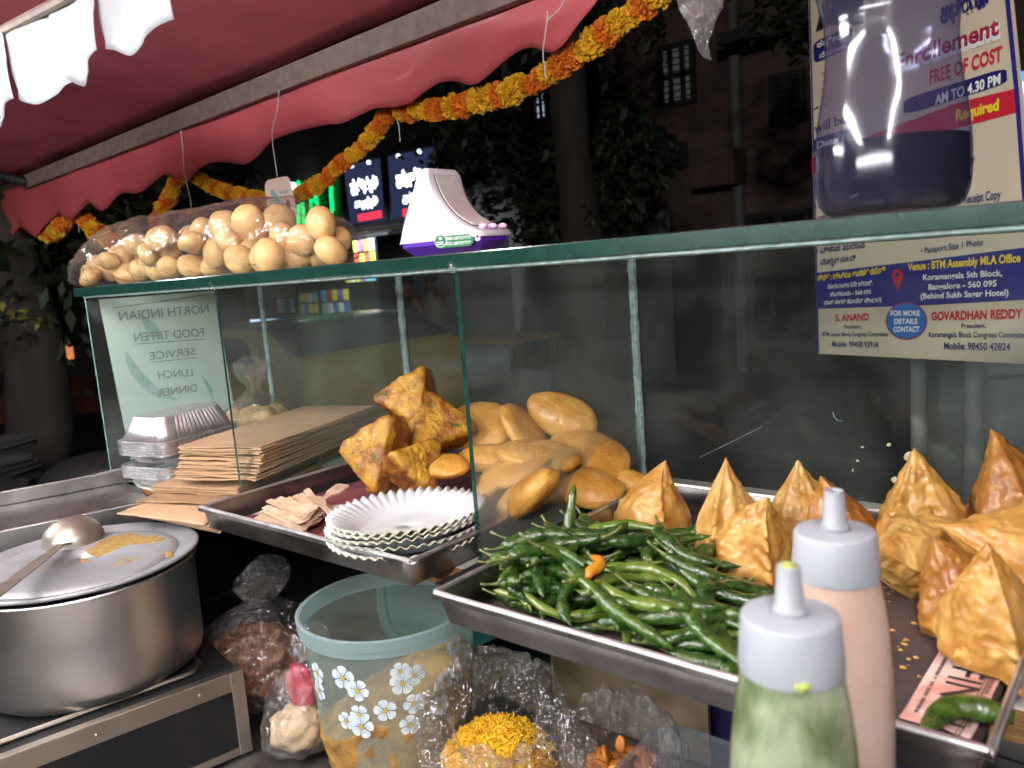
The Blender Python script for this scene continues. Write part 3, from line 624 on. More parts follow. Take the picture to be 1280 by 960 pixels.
for i, (px, py, y, R, th, up, rg, roll, lb) in enumerate([
    (513,499,.735,.052,.024,.55,-.4,.5,'topmost bread pakora of the heap, a yellow wedge flecked with herbs'),
    (471,566,.655,.062,.022,.45,-.95,1.25,'long bread pakora leaning at the left end with dark fried edges'),
    (545,533,.735,.058,.020,.8,.3,2.1,'yellow triangular pakora face in the middle touching the brown kachori'),
    (520,582,.665,.046,.022,.5,.5,.3,'lower pakora with orange brown crust directly behind the paper plates'),
    (508,548,.705,.042,.020,.6,-.2,2.9,'small herb flecked pakora wedged in the centre of the heap'),
    (492,590,.690,.045,.022,.3,-.2,1.0,'dark bottom pakora almost covered by the others')]):
    c = on_y(px, py, y); pakora(i+2, c, R, th, i*.9, face(c, up, rg, roll), lb)

# ------------------------------------------------------------------ chillies: heaped by a height map
def chili_geo(L, r, curve, seed, wig=.12, lump=1):
    g = G(); pts = []; rad = []; n = 26
    for i in range(n+1):
        s = i/n; x = (s-.5)*L; y = curve*L*(4*s*(1-s)-.6)+.012*L*math.sin(seed+s*7)
        pts.append(Vector((x, y, wig*r*math.sin(seed*2+s*9))))
        rad.append(r*(.55+.45*min(1, s/.16))*(1-.55*s**2.2)*(1 if s < .93 else max(.12, (1-s)/.07))*(1+lump*(.10*math.sin(seed*5+s*17)+.07*math.sin(seed*3+s*41))))
    g.tube(pts, rad, 10, flat=.86); return g, pts
def stem_geo(p0, d, L, seed):
    g = G(); pts = [p0 + d*L*s + Vector((0, .25*L*s*s*math.sin(seed), .22*L*s*s)) for s in (0,.15,.4,.7,1)]
    g.tube(pts, [.0026,.0017,.0011,.001,.0013], 6); return g
chv = []
random.seed(31)
for k in range(12):
    L = random.uniform(.06,.102); r = random.uniform(.0052,.0076); cv = random.choice([-.22,-.12,-.05,.06,.14,.24,.3]); 
    g, pts = chili_geo(L, r, cv, k*1.3)
    t = thing('green_chili', '', 'chili'); pod = mk('pod', g, M[('chili','chili_dark','chili_light','chili','chili_dark')[k % 5]], t, sharp=0)
    s = mk('stem', stem_geo(pts[0], (pts[0]-pts[1]).normalized(), random.uniform(.014,.034), k), M['chili_stem'], t, sharp=0)
    chv.append((t, pts, r))
used = set()
CH = np.full((170,170), ZT+.003); CX0, CY0, CS = -.48, .44, .0022      # height map over the tray
def hcell(x, y): return min(169, max(0, int((x-CX0)/CS))), min(169, max(0, int((y-CY0)/CS)))
def drop_chili(k, x, y, a, label, extra=0, lay=True):
    t, pts, r = chv[k]; ca, sa = math.cos(a), math.sin(a)
    ymin = min(y+p.x*sa+p.y*ca for p in pts); y += max(0, .470-ymin)
    xmin = min(x+p.x*ca-p.y*sa for p in pts); x += max(0, -.455-xmin)
    W = [(x+p.x*ca-p.y*sa, y+p.x*sa+p.y*ca) for p in pts]
    hs = [CH[hcell(*q)] for q in W]
    n = len(W); s = np.linspace(-.5, .5, n); L = ((W[-1][0]-W[0][0])**2+(W[-1][1]-W[0][1])**2)**.5
    best = None                              # lowest line resting on the heap
    for sl in np.linspace(-.38, .38, 9):
        off = max(h-sl*L*q for h, q in zip(hs, s)); 
        if best is None or off < best[0]: best = (off, sl)
    off, sl = best; zc = off*.25+np.mean(hs)*.75 + r*.45 + extra
    for (wx, wy), q in zip(W, s):
        i, j = hcell(wx, wy); top = zc+sl*L*q+r*.28; w_ = int(r/CS)
        CH[max(0,i-w_):i+w_+1, max(0,j-w_):j+w_+1] = np.maximum(CH[max(0,i-w_):i+w_+1, max(0,j-w_):j+w_+1], top)
    pitch = -math.atan(sl); rot = (random.uniform(-.5,.5), pitch, a); loc = Vector((x, y, EYE+zc))
    if k in used: o = dup(t, loc, rot)
    else: used.add(k); o = t; o.location = loc; o.rotation_euler = rot
    o['label'] = label; return o
CL = 'glossy fried green chilli in the heap at the front left of the samosa tray'
poly = [on_z(*p, ZT+.012) for p in [(578,728),(690,668),(800,668),(950,722),(965,745),(935,835),(905,852),(780,812),(645,765)]]
def inpoly(x, y):
    c = False; n = len(poly)
    for i in range(n):
        a, b = poly[i], poly[i-1]
        if (a.y > y) != (b.y > y) and x < (b.x-a.x)*(y-a.y)/(b.y-a.y)+a.x: c = not c
    return c
bx0, bx1 = min(p.x for p in poly), max(p.x for p in poly); by0, by1 = min(p.y for p in poly), max(p.y for p in poly)
n = 0; ccx = sum(p.x for p in poly)/9; ccy = sum(p.y for p in poly)/9
while n < 128:
    x = random.uniform(bx0, bx1); y = random.uniform(by0, by1)
    if not inpoly(x, y): continue
    if n > 90: x = ccx+(x-ccx)*.8; y = ccy+(y-ccy)*.8
    a = random.gauss(.35, .85)+(PI if random.random() < .5 else 0)
    x = max(-.43, min(x, -.17)); y = max(.492, y)
    drop_chili(random.randrange(12), x, y, a, CL)['group'] = 'green chillies heaped in the tray'; n += 1
random.seed(5)
for (px, py, a, k, lb) in [(700,690,2.3,0,'green chilli standing up highest at the back of the chilli heap'), (790,700,.25,2,CL), (740,705,.75,4,CL), (660,715,.7,1,CL), (850,775,.3,6,CL), (690,745,.62,3,CL), (780,790,-.1,5,CL)]:
    p = on_z(px, py, -.275); o = drop_chili(k, p.x, p.y, a, lb); o['group'] = 'green chillies heaped in the tray'
    if px == 700: o.rotation_euler = (0, -.95, 2.0); o.location.z += .012
p = on_z(800,655,T_+.01)
# the orange one, a small bent pod
t = thing('orange_chili', 'single small bright orange chilli lying on the green heap', 'chili'); g = G()
pts = [Vector((-.012,.008,.002)), Vector((-.004,.009,.002)), Vector((.002,.005,.001)), Vector((.004,-.003,0)), Vector((.006,-.012,0)), Vector((.011,-.019,-.001))]
pts = [p*.85 for p in pts]; g.tube(pts, [.0025,.0042,.0048,.005,.0044,.002], 10); mk('pod', g, M['chili_orange'], t, sharp=0)
mk('stem', stem_geo(pts[0], (pts[0]-pts[1]).normalized(), .008, 2), M['chili_stem'], t); pp = on_z(745,722,-.25); i, j = hcell(pp.x, pp.y); t.location = (pp.x, pp.y, EYE+CH[i, j]+.007); t.rotation_euler = (0,.1,-.25)
# the lone one on the headline
def lone(px, py, k, a, label, dz=.0):
    p = on_z(px, py, ZT+.009+dz); o = dup(chv[k][0], p, (0,0,a), label); o['group'] = 'single chillies away from the heap'; return o
g, pts = chili_geo(.060, .0088, -.3, 2.2, lump=.25); g.rot(Matrix.Rotation(-.62+PI+.62, 3, 'Z'))
lt = thing('green_chili', 'fat dark green chilli curled on the pink headline at the right front corner', 'chili', on_z(1196,896,ZT+.012)); lt.rotation_euler = (0,0,.95)
for q in g.v: q += root_loc(lt)
mk('pod', g, M['chili'], lt, sharp=0); g = stem_geo(pts[-1]*-1, (pts[-2]-pts[-1]).normalized(), .003, 1)
lone(1180,676,3,.2,'green chilli tucked between samosas at the right of the tray', .02)

# ================================================================== PLATES, FORKS, BAGS, FOIL
def plate_geo(seed):
    NF = 46
    def fn(r, z, t):
        k = max(0, (r-.05)/.035); a = math.sin(NF*t)*k
        return r+.0008*a, z+.0021*a*k
    prof = [(.0005,.0),(.02,.0),(.04,.0004),(.048,.0012),(.052,.0028),(.056,.0052),(.062,.0095),(.069,.0135),(.077,.017),(.085,.0195)]
    return G().lathe(prof, NF*6, (0,0,0), 0, fn)
pc = on_z(508,634,-.25); pc.x = -.640
for i, lb in enumerate(['lowest white fluted paper plate of the stack, on the tray', 'white fluted paper plate in the middle of the stack', 'white fluted paper plate in the middle of the stack', 'white fluted paper plate in the middle of the stack', 'topmost white fluted paper plate of the stack, open and empty']):
    g = plate_geo(i); q = Quaternion((.3,1,0), math.radians((1.5,-.5,-3.5,-2.5,-1.5)[i])) ; g.rot(Quaternion((0,0,1), i*.37).to_matrix()); g.rot(q.to_matrix())
    L_ = Vector((pc.x+(.006,.001,.004,.002,0)[i], pc.y+(-.008,-.002,-.006,-.001,0)[i], EYE+ZT+.005+(.0,.005,.010,.0145,.019)[i])); g.v = [v+L_ for v in g.v]
    o = mk('paper_plate', g, [M['white_paper'], M['plate_edge']], None, loc=L_, sharp=0, solid=.0011); o.modifiers['solid'].material_offset_rim = 1
    tag(o, lb, 'plate', 'paper plates stacked on the left tray')
# wooden forks fanned out in the tray
random.seed(12)
def fork(L=.14, head=True):
    g = G(); w = .0045; t = .0014; out = [(-L/2,-w*.8),(-L/2+.004,-w*1.0),(L*.12,-w*.75),(L*.25,-w*1.9),(L/2-.004,-w*2.1),(L/2,-w*1.4),(L/2,w*1.4),(L/2-.004,w*2.1),(L*.25,w*1.9),(L*.12,w*.75),(-L/2+.004,w*1.0),(-L/2,w*.8)]
    n = len(out); v = [(x,y,0) for x, y in out]+[(x,y,t) for x, y in out]
    return g.add(v, [tuple(range(n-1,-1,-1)), tuple(range(n,2*n))]+[(i,(i+1)%n,n+(i+1)%n,n+i) for i in range(n)])
fk0 = mk('wooden_fork', fork(.115), M['wood_pale'], None, smooth=False)
tag(fk0, 'pale wooden fork in the fanned bundle at the front left of the tray', 'fork', 'wooden forks fanned in the tray')
for i in range(17):
    s = i/16; A = on_z(316+s*62, 641-s*24, -.285); B = on_z(382+s*42, 664-s*14, -.283)
    c = (A+B)/2; a = math.atan2(B.y-A.y, B.x-A.x)+random.uniform(-.08,.08)
    o = fk0 if i == 0 else dup(fk0); o.location = (c.x, c.y, EYE+ZT+.005+.0016*(i % 8)+.002*math.sin(s*PI)*4); o.rotation_euler = (random.uniform(-.12,.12)+.25, random.uniform(-.06,.06), a)
for (A, B, z, lb) in (((436,660),(384,618),-.268,'single wooden fork lying across the others beside the paper plates'), ((378,640),(425,612),-.27,'single wooden fork pointing away on top of the bundle')):
    A = on_z(*A, z); B = on_z(*B, z); c = (A+B)/2; o = dup(fk0, (c.x, c.y, EYE+z), (.15,-.05,math.atan2(B.y-A.y, B.x-A.x)), lb)
# kraft bags
e2 = (on_z(470,507,-.22)-on_z(325,560,-.22)); LB = .31; e2.z = 0; e2.normalize(); e1 = Vector((-e2.y, e2.x, 0)); W_ = .145     # e1 points left
def bag_sheet(o, wdt, lng, th, lb, m='kraft', seed=0, grp='kraft paper bags of the tall stack', sag=.0):
    g = G(); nu, nv = 14, 22
    def top(u, v):
        p = o + e1*(u*wdt) + e2*(v*lng); p.z += .0012*fbm((u*3,v*3,seed))+sag*(1-v)**3+.0022*fbm((u*2+seed,v*2,seed*.7))*(v < .1); return p
    V_ = [top(i/nu, j/nv) for j in range(nv+1) for i in range(nu+1)]; n = len(V_); h = Vector((0,0,th))
    f = [(j*(nu+1)+i, j*(nu+1)+i+1, (j+1)*(nu+1)+i+1, (j+1)*(nu+1)+i) for j in range(nv) for i in range(nu)]
    F2 = [tuple(q+n for q in a) for a in f]; F1 = [tuple(reversed(a)) for a in f]
    ring = [i for i in range(nu+1)]+[(j*(nu+1)+nu) for j in range(1,nv+1)]+[nv*(nu+1)+i for i in range(nu-1,-1,-1)]+[j*(nu+1) for j in range(nv-1,0,-1)]
    F3 = [(ring[k], ring[(k+1)%len(ring)], ring[(k+1)%len(ring)]+n, ring[k]+n) for k in range(len(ring))]
    g.add(V_ + [p+h for p in V_], F1+F2+F3)
    return tag(mk('paper_bag', g, M[m], None, loc=o, sharp=50), lb, 'paper bag', grp)
random.seed(3)
o0 = on_z(326,602,-.268); o0.x -= .002
NB = 17; pitch_ = .046/NB
for i in range(NB):
    s = i/(NB-1)
    p = o0 + e2*(random.uniform(-.003,.003)+.012*math.sin(s*2.2)) + e1*(random.uniform(-.0025,.0025)+.006*(1-s)); p.z = o0.z + pitch_*i
    bag_sheet(p, W_*(1+random.uniform(-.012,.012)), LB, pitch_*.72, 'top brown paper bag of the tall stack with its flat side up' if i == NB-1 else 'flat brown paper bag in the tall stack beside the foil boxes', seed=i)
o1 = on_z(299,619,-.288)
for i in range(6):
    p = o1 + e2*random.uniform(-.002,.002)+e1*random.uniform(-.003,.003); p.z = EYE-.2895+.0019*i
    bag_sheet(p, .155, .26, .0016, 'light brown paper bag in the small bundle just under the tall stack', seed=30+i, grp='kraft paper bags of the small bundle', sag=-.0)
o2 = on_z(278,640,-.294)
for i in range(3):
    p = o2 + e2*(.018+random.uniform(-.002,.002))+e1*(.006+random.uniform(-.002,.002)); p.z = EYE-.2975+.0024*i
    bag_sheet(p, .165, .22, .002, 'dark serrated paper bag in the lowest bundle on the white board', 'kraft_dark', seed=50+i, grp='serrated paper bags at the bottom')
o3 = on_z(273,652,-.3)
for i in range(5):
    p = o3 + e2*(-.002*i)+e1*(.004*i); p.z = EYE-.2985+.0011*i
    g = G(); nv = 10; nu = 14
    def fn(u, v, p=p, i=i):
        q = p + e1*(u*.15)+e2*(v*.05); q.z += -.018*(1-v)**2*(1-u)**1.2*(1-.12*i) + .0008*fbm((u*6,v*3,i)); return q
    g.grid(fn, nu, nv); tag(mk('paper_bag', g, M['kraft'], None, loc=p, sharp=0, solid=.0009), 'loose brown paper bag whose corner droops over the edge of the board', 'paper bag', 'drooping paper bags')
# foil boxes
fd = Vector((.11,.175,0)); 
FA = on_z(154,607,ZB+.002); FB = on_z(212,612,ZB+.002); f1 = (FB-FA); f1.z = 0; fw = .105; f1.normalize(); f2 = Vector((-f1.y, f1.x, 0)); fl = .15
if f2.y < 0: f2 = -f2
def foilbox(o, z, h, up, rim=True, gr=None, lb=''):
    t = thing('foil_box', lb, 'foil box', (o.x, o.y, EYE+z), gr); g = G()
    lo_, hi_ = (.012, 0) if up else (0, .014)      # taper
    def ring(ins, zz):
        pts = []; c = .018
        for (cx, cy, a0) in ((ins+c, ins+c, PI), (fw-ins-c, ins+c, 1.5*PI), (fw-ins-c, fl-ins-c, 0), (ins+c, fl-ins-c, .5*PI)):
            for k in range(7):
                a = a0+.5*PI*k/6; x = cx+c*math.cos(a); y = cy+c*math.sin(a); pts.append(o+f1*x+f2*y+Vector((0,0,EYE-o.z+zz)))
            if True:
                nxt = {PI:((ins+c, ins),(fw-ins-c, ins)), 1.5*PI:((fw-ins, ins+c),(fw-ins, fl-ins-c)), 0:((fw-ins-c, fl-ins),(ins+c, fl-ins)), .5*PI:((ins, fl-ins-c),(ins, ins+c))}[a0]
                nr = 26
                for k in range(1, nr):
                    s = k/nr; x = nxt[0][0]*(1-s)+nxt[1][0]*s; y = nxt[0][1]*(1-s)+nxt[1][1]*s; b = .0011*math.sin(k*PI) if False else .0009*(1 if k % 2 else -1)
                    if abs(nxt[0][0]-nxt[1][0]) > abs(nxt[0][1]-nxt[1][1]): y += b
                    else: x += b
                    pts.append(o+f1*x+f2*y+Vector((0,0,EYE-o.z+zz)))
        return pts
    rows = [ring(lo_, z), ring((lo_+hi_)/2, z+h/2), ring(hi_, z+h)]; n = len(rows[0])
    for r_ in rows: g.add(r_, [])
    for a in range(2):
        for i in range(n): g.f.append((a*n+i, a*n+(i+1)%n, (a+1)*n+(i+1)%n, (a+1)*n+i)); g.m.append(0)
    if up: g.f.append(tuple(range(n))); g.m.append(0)
    else: g.f.append(tuple(range(2*n,3*n))); g.m.append(0)
    mk('box_wall', g, M['foil'], t, sharp=25, solid=.0006)
    zr = z+h if up else z; g = G(); pts = ring(-.003, zr); pts.append(pts[0]); g.tube(pts, .0022, 6, cap=False); mk('rim', g, M['foil'], t)
    return t
FO = FA + Vector((0,0,0))
LBX = 'crimped foil box in the nested foil stack on the white board'
z = ZB+.002
for blk in range(2):
    for i in range(6):
        foilbox(FO, z+blk*.036+i*.0038, .030 if i == 0 else .012, True, gr='nested foil boxes', lb=LBX) if i == 0 or True else None
foilbox(FO, z+.071, .036, False, lb='upturned foil box lying on top of the foil stack')
# ================================================================== BAGS OF PURI
def puri_ball(seed, r):
    sd = Vector((seed*2.3, seed, 1))
    g = G().ball((0,0,0), (r, r*.96, r*.78), 20, 14, lambda d: 1+.05*fbm(d*1.8+sd)+.025*fbm(d*7+sd)-.09*max(0, 1-abs(d.z)*7)*.4); return g
pv = [mk('puri', puri_ball(k, .027), M['puri'], None, sharp=0) for k in range(4)]
TOPZ = TOP1+.001
random.seed(17)
PL_ = 'crisp hollow puri in the clear bag lying on the glass top'
pb0 = on_y(112,340,.74); pb1 = on_y(440,298,.74)
spots = [(150,322),(185,318),(215,328),(200,298),(240,305),(248,328),(270,316),(236,283),(268,292),(300,300),(280,278),(300,325),(318,290),(340,278),(330,328),(355,298),(345,318),(378,300),(370,322),(395,314),(418,303),(170,305),(140,335),(220,312),(310,276),(258,275),(385,328),(290,338),(320,338),(205,340),(240,340),(175,338),(360,336),(122,334),(138,326),(112,342),(150,342),(165,328),(228,300),(262,305),(290,296),(322,308),(398,300),(345,340),(305,312),(262,335),(222,336),(192,332),(412,315),(380,310),(130,330),(128,345),(182,310),(206,300),(328,320),(362,308)]
fi = [0]*4
pdone = []
for i, (px, py) in enumerate(spots):
    yy = .74+random.uniform(-.07,.07)*(1 if 180 < px < 380 else .4); p = on_y(px, py, yy); p.z = max(p.z, EYE+TOPZ+.021)
    s = random.uniform(.78,1.02)
    for it in range(14):
        for q, r in pdone:
            dl = p-q; L = dl.length; need = (.027*s+r)*.86
            if L < need and L > 1e-6: p = p+Vector((dl.x,dl.y,dl.z*.35))/L*(need-L)*.6
        p.z = min(max(p.z, EYE+TOPZ+.021), EYE+TOPZ+.078)
    k = i % 4; o = pv[k] if not fi[k] else dup(pv[k]); fi[k] = 1
    o.location = p; o.rotation_euler = (random.uniform(0,6),random.uniform(0,6),random.uniform(0,6)); o.scale = (s, s*random.uniform(.94,1.03), s*random.uniform(.86,1.05)); pdone.append((p, .027*s)); tag(o, PL_, 'puri', 'puris in the bag on the glass top')
bagc = (pb0+pb1)/2; bd = (pb1-pb0); bl = bd.length; bd.normalize(); bn = Vector((-bd.y, bd.x, 0)).normalized()
def puribag():
    g = G()
    def fn(u, v):
        x = u*2-1; a = 2*PI*v
        env = max(0, 1-abs(x)**2.2)**.75; ht = (.004+.054*env)*(1.0 - .1*x) ; wd = (.02+.11*env)
        ca, sa = math.cos(a), math.sin(a); ca = math.copysign(abs(ca)**.8, ca); sa = math.copysign(abs(sa)**.85, sa); up = min(1, (x+1)/.75)**.75*min(1, (1-x)/.42)**.6; ht = .004+.050*up; wd = .02+.11*max(0, 1-abs(x)**2.4)**.8
        if abs(x) > .9: ht *= max(.06, 1-(abs(x)-.9)*9.4)
        p = bagc + bd*(x*bl*.505) + bn*(wd*ca); zz = ht*.98 + (ht*1.1)*sa + (.02*(x > .8)*(x-.8)*5)*(1) + .014*(x<-.8)*(-x-.8)*5 
        w_ = .004*fbm((x*5,ca*2.2,sa*2.2))+.0025*abs(fbm((x*11+a,ca*4,sa*4)))
        p += bn*ca*w_*2; p.z = EYE+TOPZ+max(.0006, zz+w_*1.6*sa*1.2); return p
    g.grid(fn, 70, 56); return g
tag(mk('plastic_bag', puribag(), M['bag_film'], None, loc=bagc, sharp=0), 'long clear plastic bag full of puris lying on the glass case', 'plastic bag')
# knotted bag inside the case
kb = on_y(322,528,.80); kb.z = EYE+ZB+.05
kt = thing('plastic_bag', 'clear knotted plastic bag of puris standing behind the paper bags inside the case', 'plastic bag', (kb.x, kb.y, EYE+ZB))
def kn(u, v):
    a = 2*PI*u; prof = [(.03,0),(.066,.012),(.072,.04),(.06,.07),(.034,.092),(.013,.108),(.011,.116),(.022,.130),(.030,.146),(.026,.162),(.012,.172),(.002,.174)]
    i = v*(len(prof)-1); i0 = min(int(i), len(prof)-2); f_ = i-i0; r = prof[i0][0]*(1-f_)+prof[i0+1][0]*f_; z = prof[i0][1]*(1-f_)+prof[i0+1][1]*f_
    r *= 1+.16*math.sin(a*5+z*40)*(z > .06)+.16*fbm((math.cos(a)*2,math.sin(a)*2,z*30)); return Vector((kb.x+.02*max(0,z-.1)*4+r*math.cos(a), kb.y+r*math.sin(a), EYE+ZB+.002+z))
g = G(); g.grid(kn, 60, 60); mk('film', g, M['crumpled_film'], kt, sharp=0)
for i in range(14):
    a = i*2.4; rr = .044*math.sqrt((i % 7+.5)/7); o = dup(pv[i % 4], (kb.x+rr*math.cos(a), kb.y+rr*math.sin(a), EYE+ZB+.024+.036*(i//7)), (i,i*2,i*3), 'puri inside the knotted bag behind the paper bags'); o['group'] = 'puris in the knotted bag'; o.scale = (.85,)*3

# ================================================================== SOUNDBOX
sb = thing('payment_speaker', 'white payment speaker with purple base and ribbed slanting grille on the glass top', 'speaker', on_y(560,318,.63))
YS = .62; D_ = .050
def sp(px, py): p = on_y(px, py, YS); return p
base_z = EYE+TOPZ
side = [sp(497,308),sp(502,280),sp(512,243),sp(520,216),sp(524,211),sp(530,210),sp(534,213),sp(537,224),sp(543,240),sp(553,257),sp(566,271),sp(580,280),sp(592,285),sp(599,287.5),sp(602,292),sp(602,306)]
xl, xr = side[0].x, side[-1].x
def smoothpts(P, k=3):
    out = []
    n = len(P)
    for i in range(n-1):
        p0, p1, p2, p3 = P[max(0,i-1)], P[i], P[i+1], P[min(n-1,i+2)]
        for j in range(k):
            t = j/k; out.append(.5*((2*p1)+(p2-p0)*t+(2*p0-5*p1+4*p2-p3)*t*t+(3*p1-p0-3*p2+p3)*t**3))
    return out+[P[-1]]
prof = smoothpts(side, 4)
zb1 = base_z+.0165
def shell(y0, y1, inset=0):
    g = G(); n = len(prof); ys = [(y0, .0055), (y0+.0016,.0022), (y0+.005,0), (y1-.005,0), (y1-.0016,.0022), (y1,.0055)]
    cx = (xl+xr)/2; cz = base_z+.035
    for (y, ins) in ys:
        for p in prof:
            d = Vector((p.x-cx,0,p.z-cz)); L = d.length; q = Vector((p.x,y,p.z)) - Vector((d.x/L,0,d.z/L))*ins; q.z = max(q.z, zb1-.002); g.v.append(q)
    for a in range(len(ys)-1):
        for i in range(n-1): g.f.append((a*n+i, (a+1)*n+i, (a+1)*n+i+1, a*n+i+1)); g.m.append(0)
    for a in (0, len(ys)-1):
        c = len(g.v); r_ = [a*n+i for i in range(n)]; 
        g.f.append(tuple(r_ if a == 0 else reversed(r_))); g.m.append(0)
    return g
mk('body', shell(YS, YS+D_), M['soundbox_white'], sb, sharp=50)
g = G(); rings = []
for (z, ins, dn) in ((zb1+.0005,.0005,0),(zb1-.006,.0008,0),(base_z+.003,.010,0),(base_z+.0002,.014,0)):
    pts = []
    for (cx, cy, a0) in ((xl+.012,YS+.012,PI),(xr-.012,YS+.012,1.5*PI),(xr-.012,YS+D_-.012,0),(xl+.012,YS+D_-.012,.5*PI)):
        for k in range(6):
            a = a0+.5*PI*k/5; pts.append(Vector((cx+(.012-ins)*math.cos(a), cy+(.012-ins)*math.sin(a), z)))
    rings.append(pts)
n = 24
for r_ in rings: g.v += r_
for a in range(3):
    for i in range(n): g.f.append((a*n+i, (a+1)*n+i, (a+1)*n+(i+1)%n, a*n+(i+1)%n)); g.m.append(0)
g.f.append(tuple(range(n))); g.m.append(0); g.f.append(tuple(range(4*n-1,3*n-1,-1))); g.m.append(0)
mk('base', g, M['soundbox_purple'], sb, sharp=40)
# concave grille following the front curve
gi = [p for p in prof if p.x > sp(535,214).x and p.x < sp(588,284).x]
g = G(); g2 = G()
nr = len(gi)
def gn(i):
    t = (gi[min(i+1,nr-1)]-gi[max(i-1,0)]).normalized(); return Vector((-t.z,0,t.x)) if -t.z*1 > -2 else None
for i in range(nr-1):
    n0 = gn(i); n1 = gn(i+1)
    if n0.z < 0: n0 = -n0
    if n1.z < 0: n1 = -n1
    a = gi[i]+n0*.0006; b = gi[i+1]+n1*.0006
    g2.quad(Vector((a.x,YS+.007,a.z)), Vector((b.x,YS+.007,b.z)), Vector((b.x,YS+D_-.007,b.z)), Vector((a.x,YS+D_-.007,a.z)))
mk('grille_back', g2, M['grille_gap'], sb)
for k in range(15):
    y = YS+.009+(D_-.018)*k/14; pts = []
    for i in range(nr):
        n0 = gn(i); n0 = n0 if n0.z > 0 else -n0; pts.append(Vector((gi[i].x,y,gi[i].z))+n0*.0014)
    g.tube(pts, .0008, 5)
mk('grille', g, M['grille'], sb, sharp=0)
# pink buttons, sticker, power key
for k in range(3):
    p = sp(590+2.5*k, 284.5); g = G(); g.ball((p.x+.004, YS+.013+.012*k, p.z+.001), (.0055,.0042,.003), 14, 8); mk('button', g, M['soundbox_pink'], sb)
SN = Vector((0,-1,0)); SP0 = Vector((0,YS-.0006,0))
def spx(x, y, l=0): return on_plane(x, y, SP0, SN)+SN*l
def pill(a, b, h, lift, k=8):      # rounded bar from a to b (left/right middle px), half height h px
    pts = []
    for i in range(k+1): t = PI/2+PI*i/k; pts.append(spx(a[0]+h+h*math.cos(t), a[1]-h*math.sin(t), lift))
    for i in range(k+1): t = -PI/2+PI*i/k; pts.append(spx(b[0]-h+h*math.cos(t), b[1]-h*math.sin(t), lift))
    return pts
st = None
g = G(); g.quad(*pill((543,303),(592,300),7.5,.0003)); st = mk('sticker', g, M['sticker_green'], sb, smooth=False)
g = G(); g.quad(*[spx(551.5+7.6*math.cos(a)*1.0, 301+7.9*math.sin(a), .0007) for a in np.linspace(0,2*PI,24,endpoint=False)]); mk('emblem_ring', g, M['print_white'], st, smooth=False)
g = G(); g.quad(*[spx(551.5+6.9*math.cos(a), 301+7.2*math.sin(a), .001) for a in np.linspace(0,2*PI,24,endpoint=False)]); mk('emblem', g, M['sticker_green'], st, smooth=False)
g = G(); hh = lambda x, y, k=4.2: spx(x, y-k)-spx(x, y)
letter(g, '080-68727777', spx(559,300.2), spx(590,298.2), hh(559,300,4), SN, .006, lift=.0012); letter(g, '022-68727777', spx(559,306.6), spx(589.5,304.6), hh(559,306,4), SN, .006, lift=.0012)
g.quad(*[spx(551.5+2.2*math.cos(a), 298+2*math.sin(a), .0014) for a in np.linspace(0,2*PI,10,endpoint=False)])
for yy in (303,305.3): g.quad(spx(547.5,yy-.5,.0014), spx(547.5,yy+.5,.0014), spx(555.5,yy+.3,.0014), spx(555.5,yy-.7,.0014))
mk('sticker_lettering', g, M['print_white'], st, smooth=False)
g = G(); g.quad(*pill((594,298),(601,297.5),3.5,.0004)); mk('power_key', g, M['soundbox_pink'], sb, smooth=False)
g = G(); g.quad(spx(596,294,.0009), spx(596,297,.0009), spx(599,297,.0009), spx(598.7,294,.0009)); mk('key_mark', g, M['ink'], sb, smooth=False)

# ================================================================== DRINK BOTTLE on the glass top
bc = on_y(1114,262,.655); bc.z = EYE+TOPZ
RB = .0525
bt = thing('plastic_bottle', 'large clear waisted plastic bottle of dark drink standing on the glass top', 'bottle', bc)
pf = [(.036,.000),(.044,.002),(.0495,.008),(.0525,.020),(.0530,.040),(.0522,.055),(.0500,.075),(.0465,.095),(.0445,.115),(.0447,.130),(.0475,.148),(.0510,.165),(.0530,.185),(.0530,.215),(.050,.245),(.040,.275),(.026,.300),(.0155,.318),(.0140,.325),(.0140,.340)]
pf = [(a.x, a.y) for a in smoothpts([Vector((r,z,0)) for r, z in pf], 3)]
def wav(r, z, t):
    return r-.0012*max(0,1-abs(z-.142)/.012)**2, z
g = G().lathe(pf, 72, bc, 0, wav); mk('shell', g, M['bottle_plastic'], bt, sharp=0)
LV = .052; lp = [(max(.0,r-.0016), max(.0015,z)) for r, z in pf if z < LV]; lp.append((lp[-1][0], LV)); lp.append((0.0005, LV)); lp.insert(0, (.0005,.0015))
g = G().lathe(lp, 48, bc); mk('drink', g, M['dark_drink'], bt, sharp=40)
g = G().lathe([(.0005,.352),(.016,.352),(.0165,.349),(.0165,.335),(.0160,.334)], 32, bc); mk('cap', g, M['print_navy'], bt)

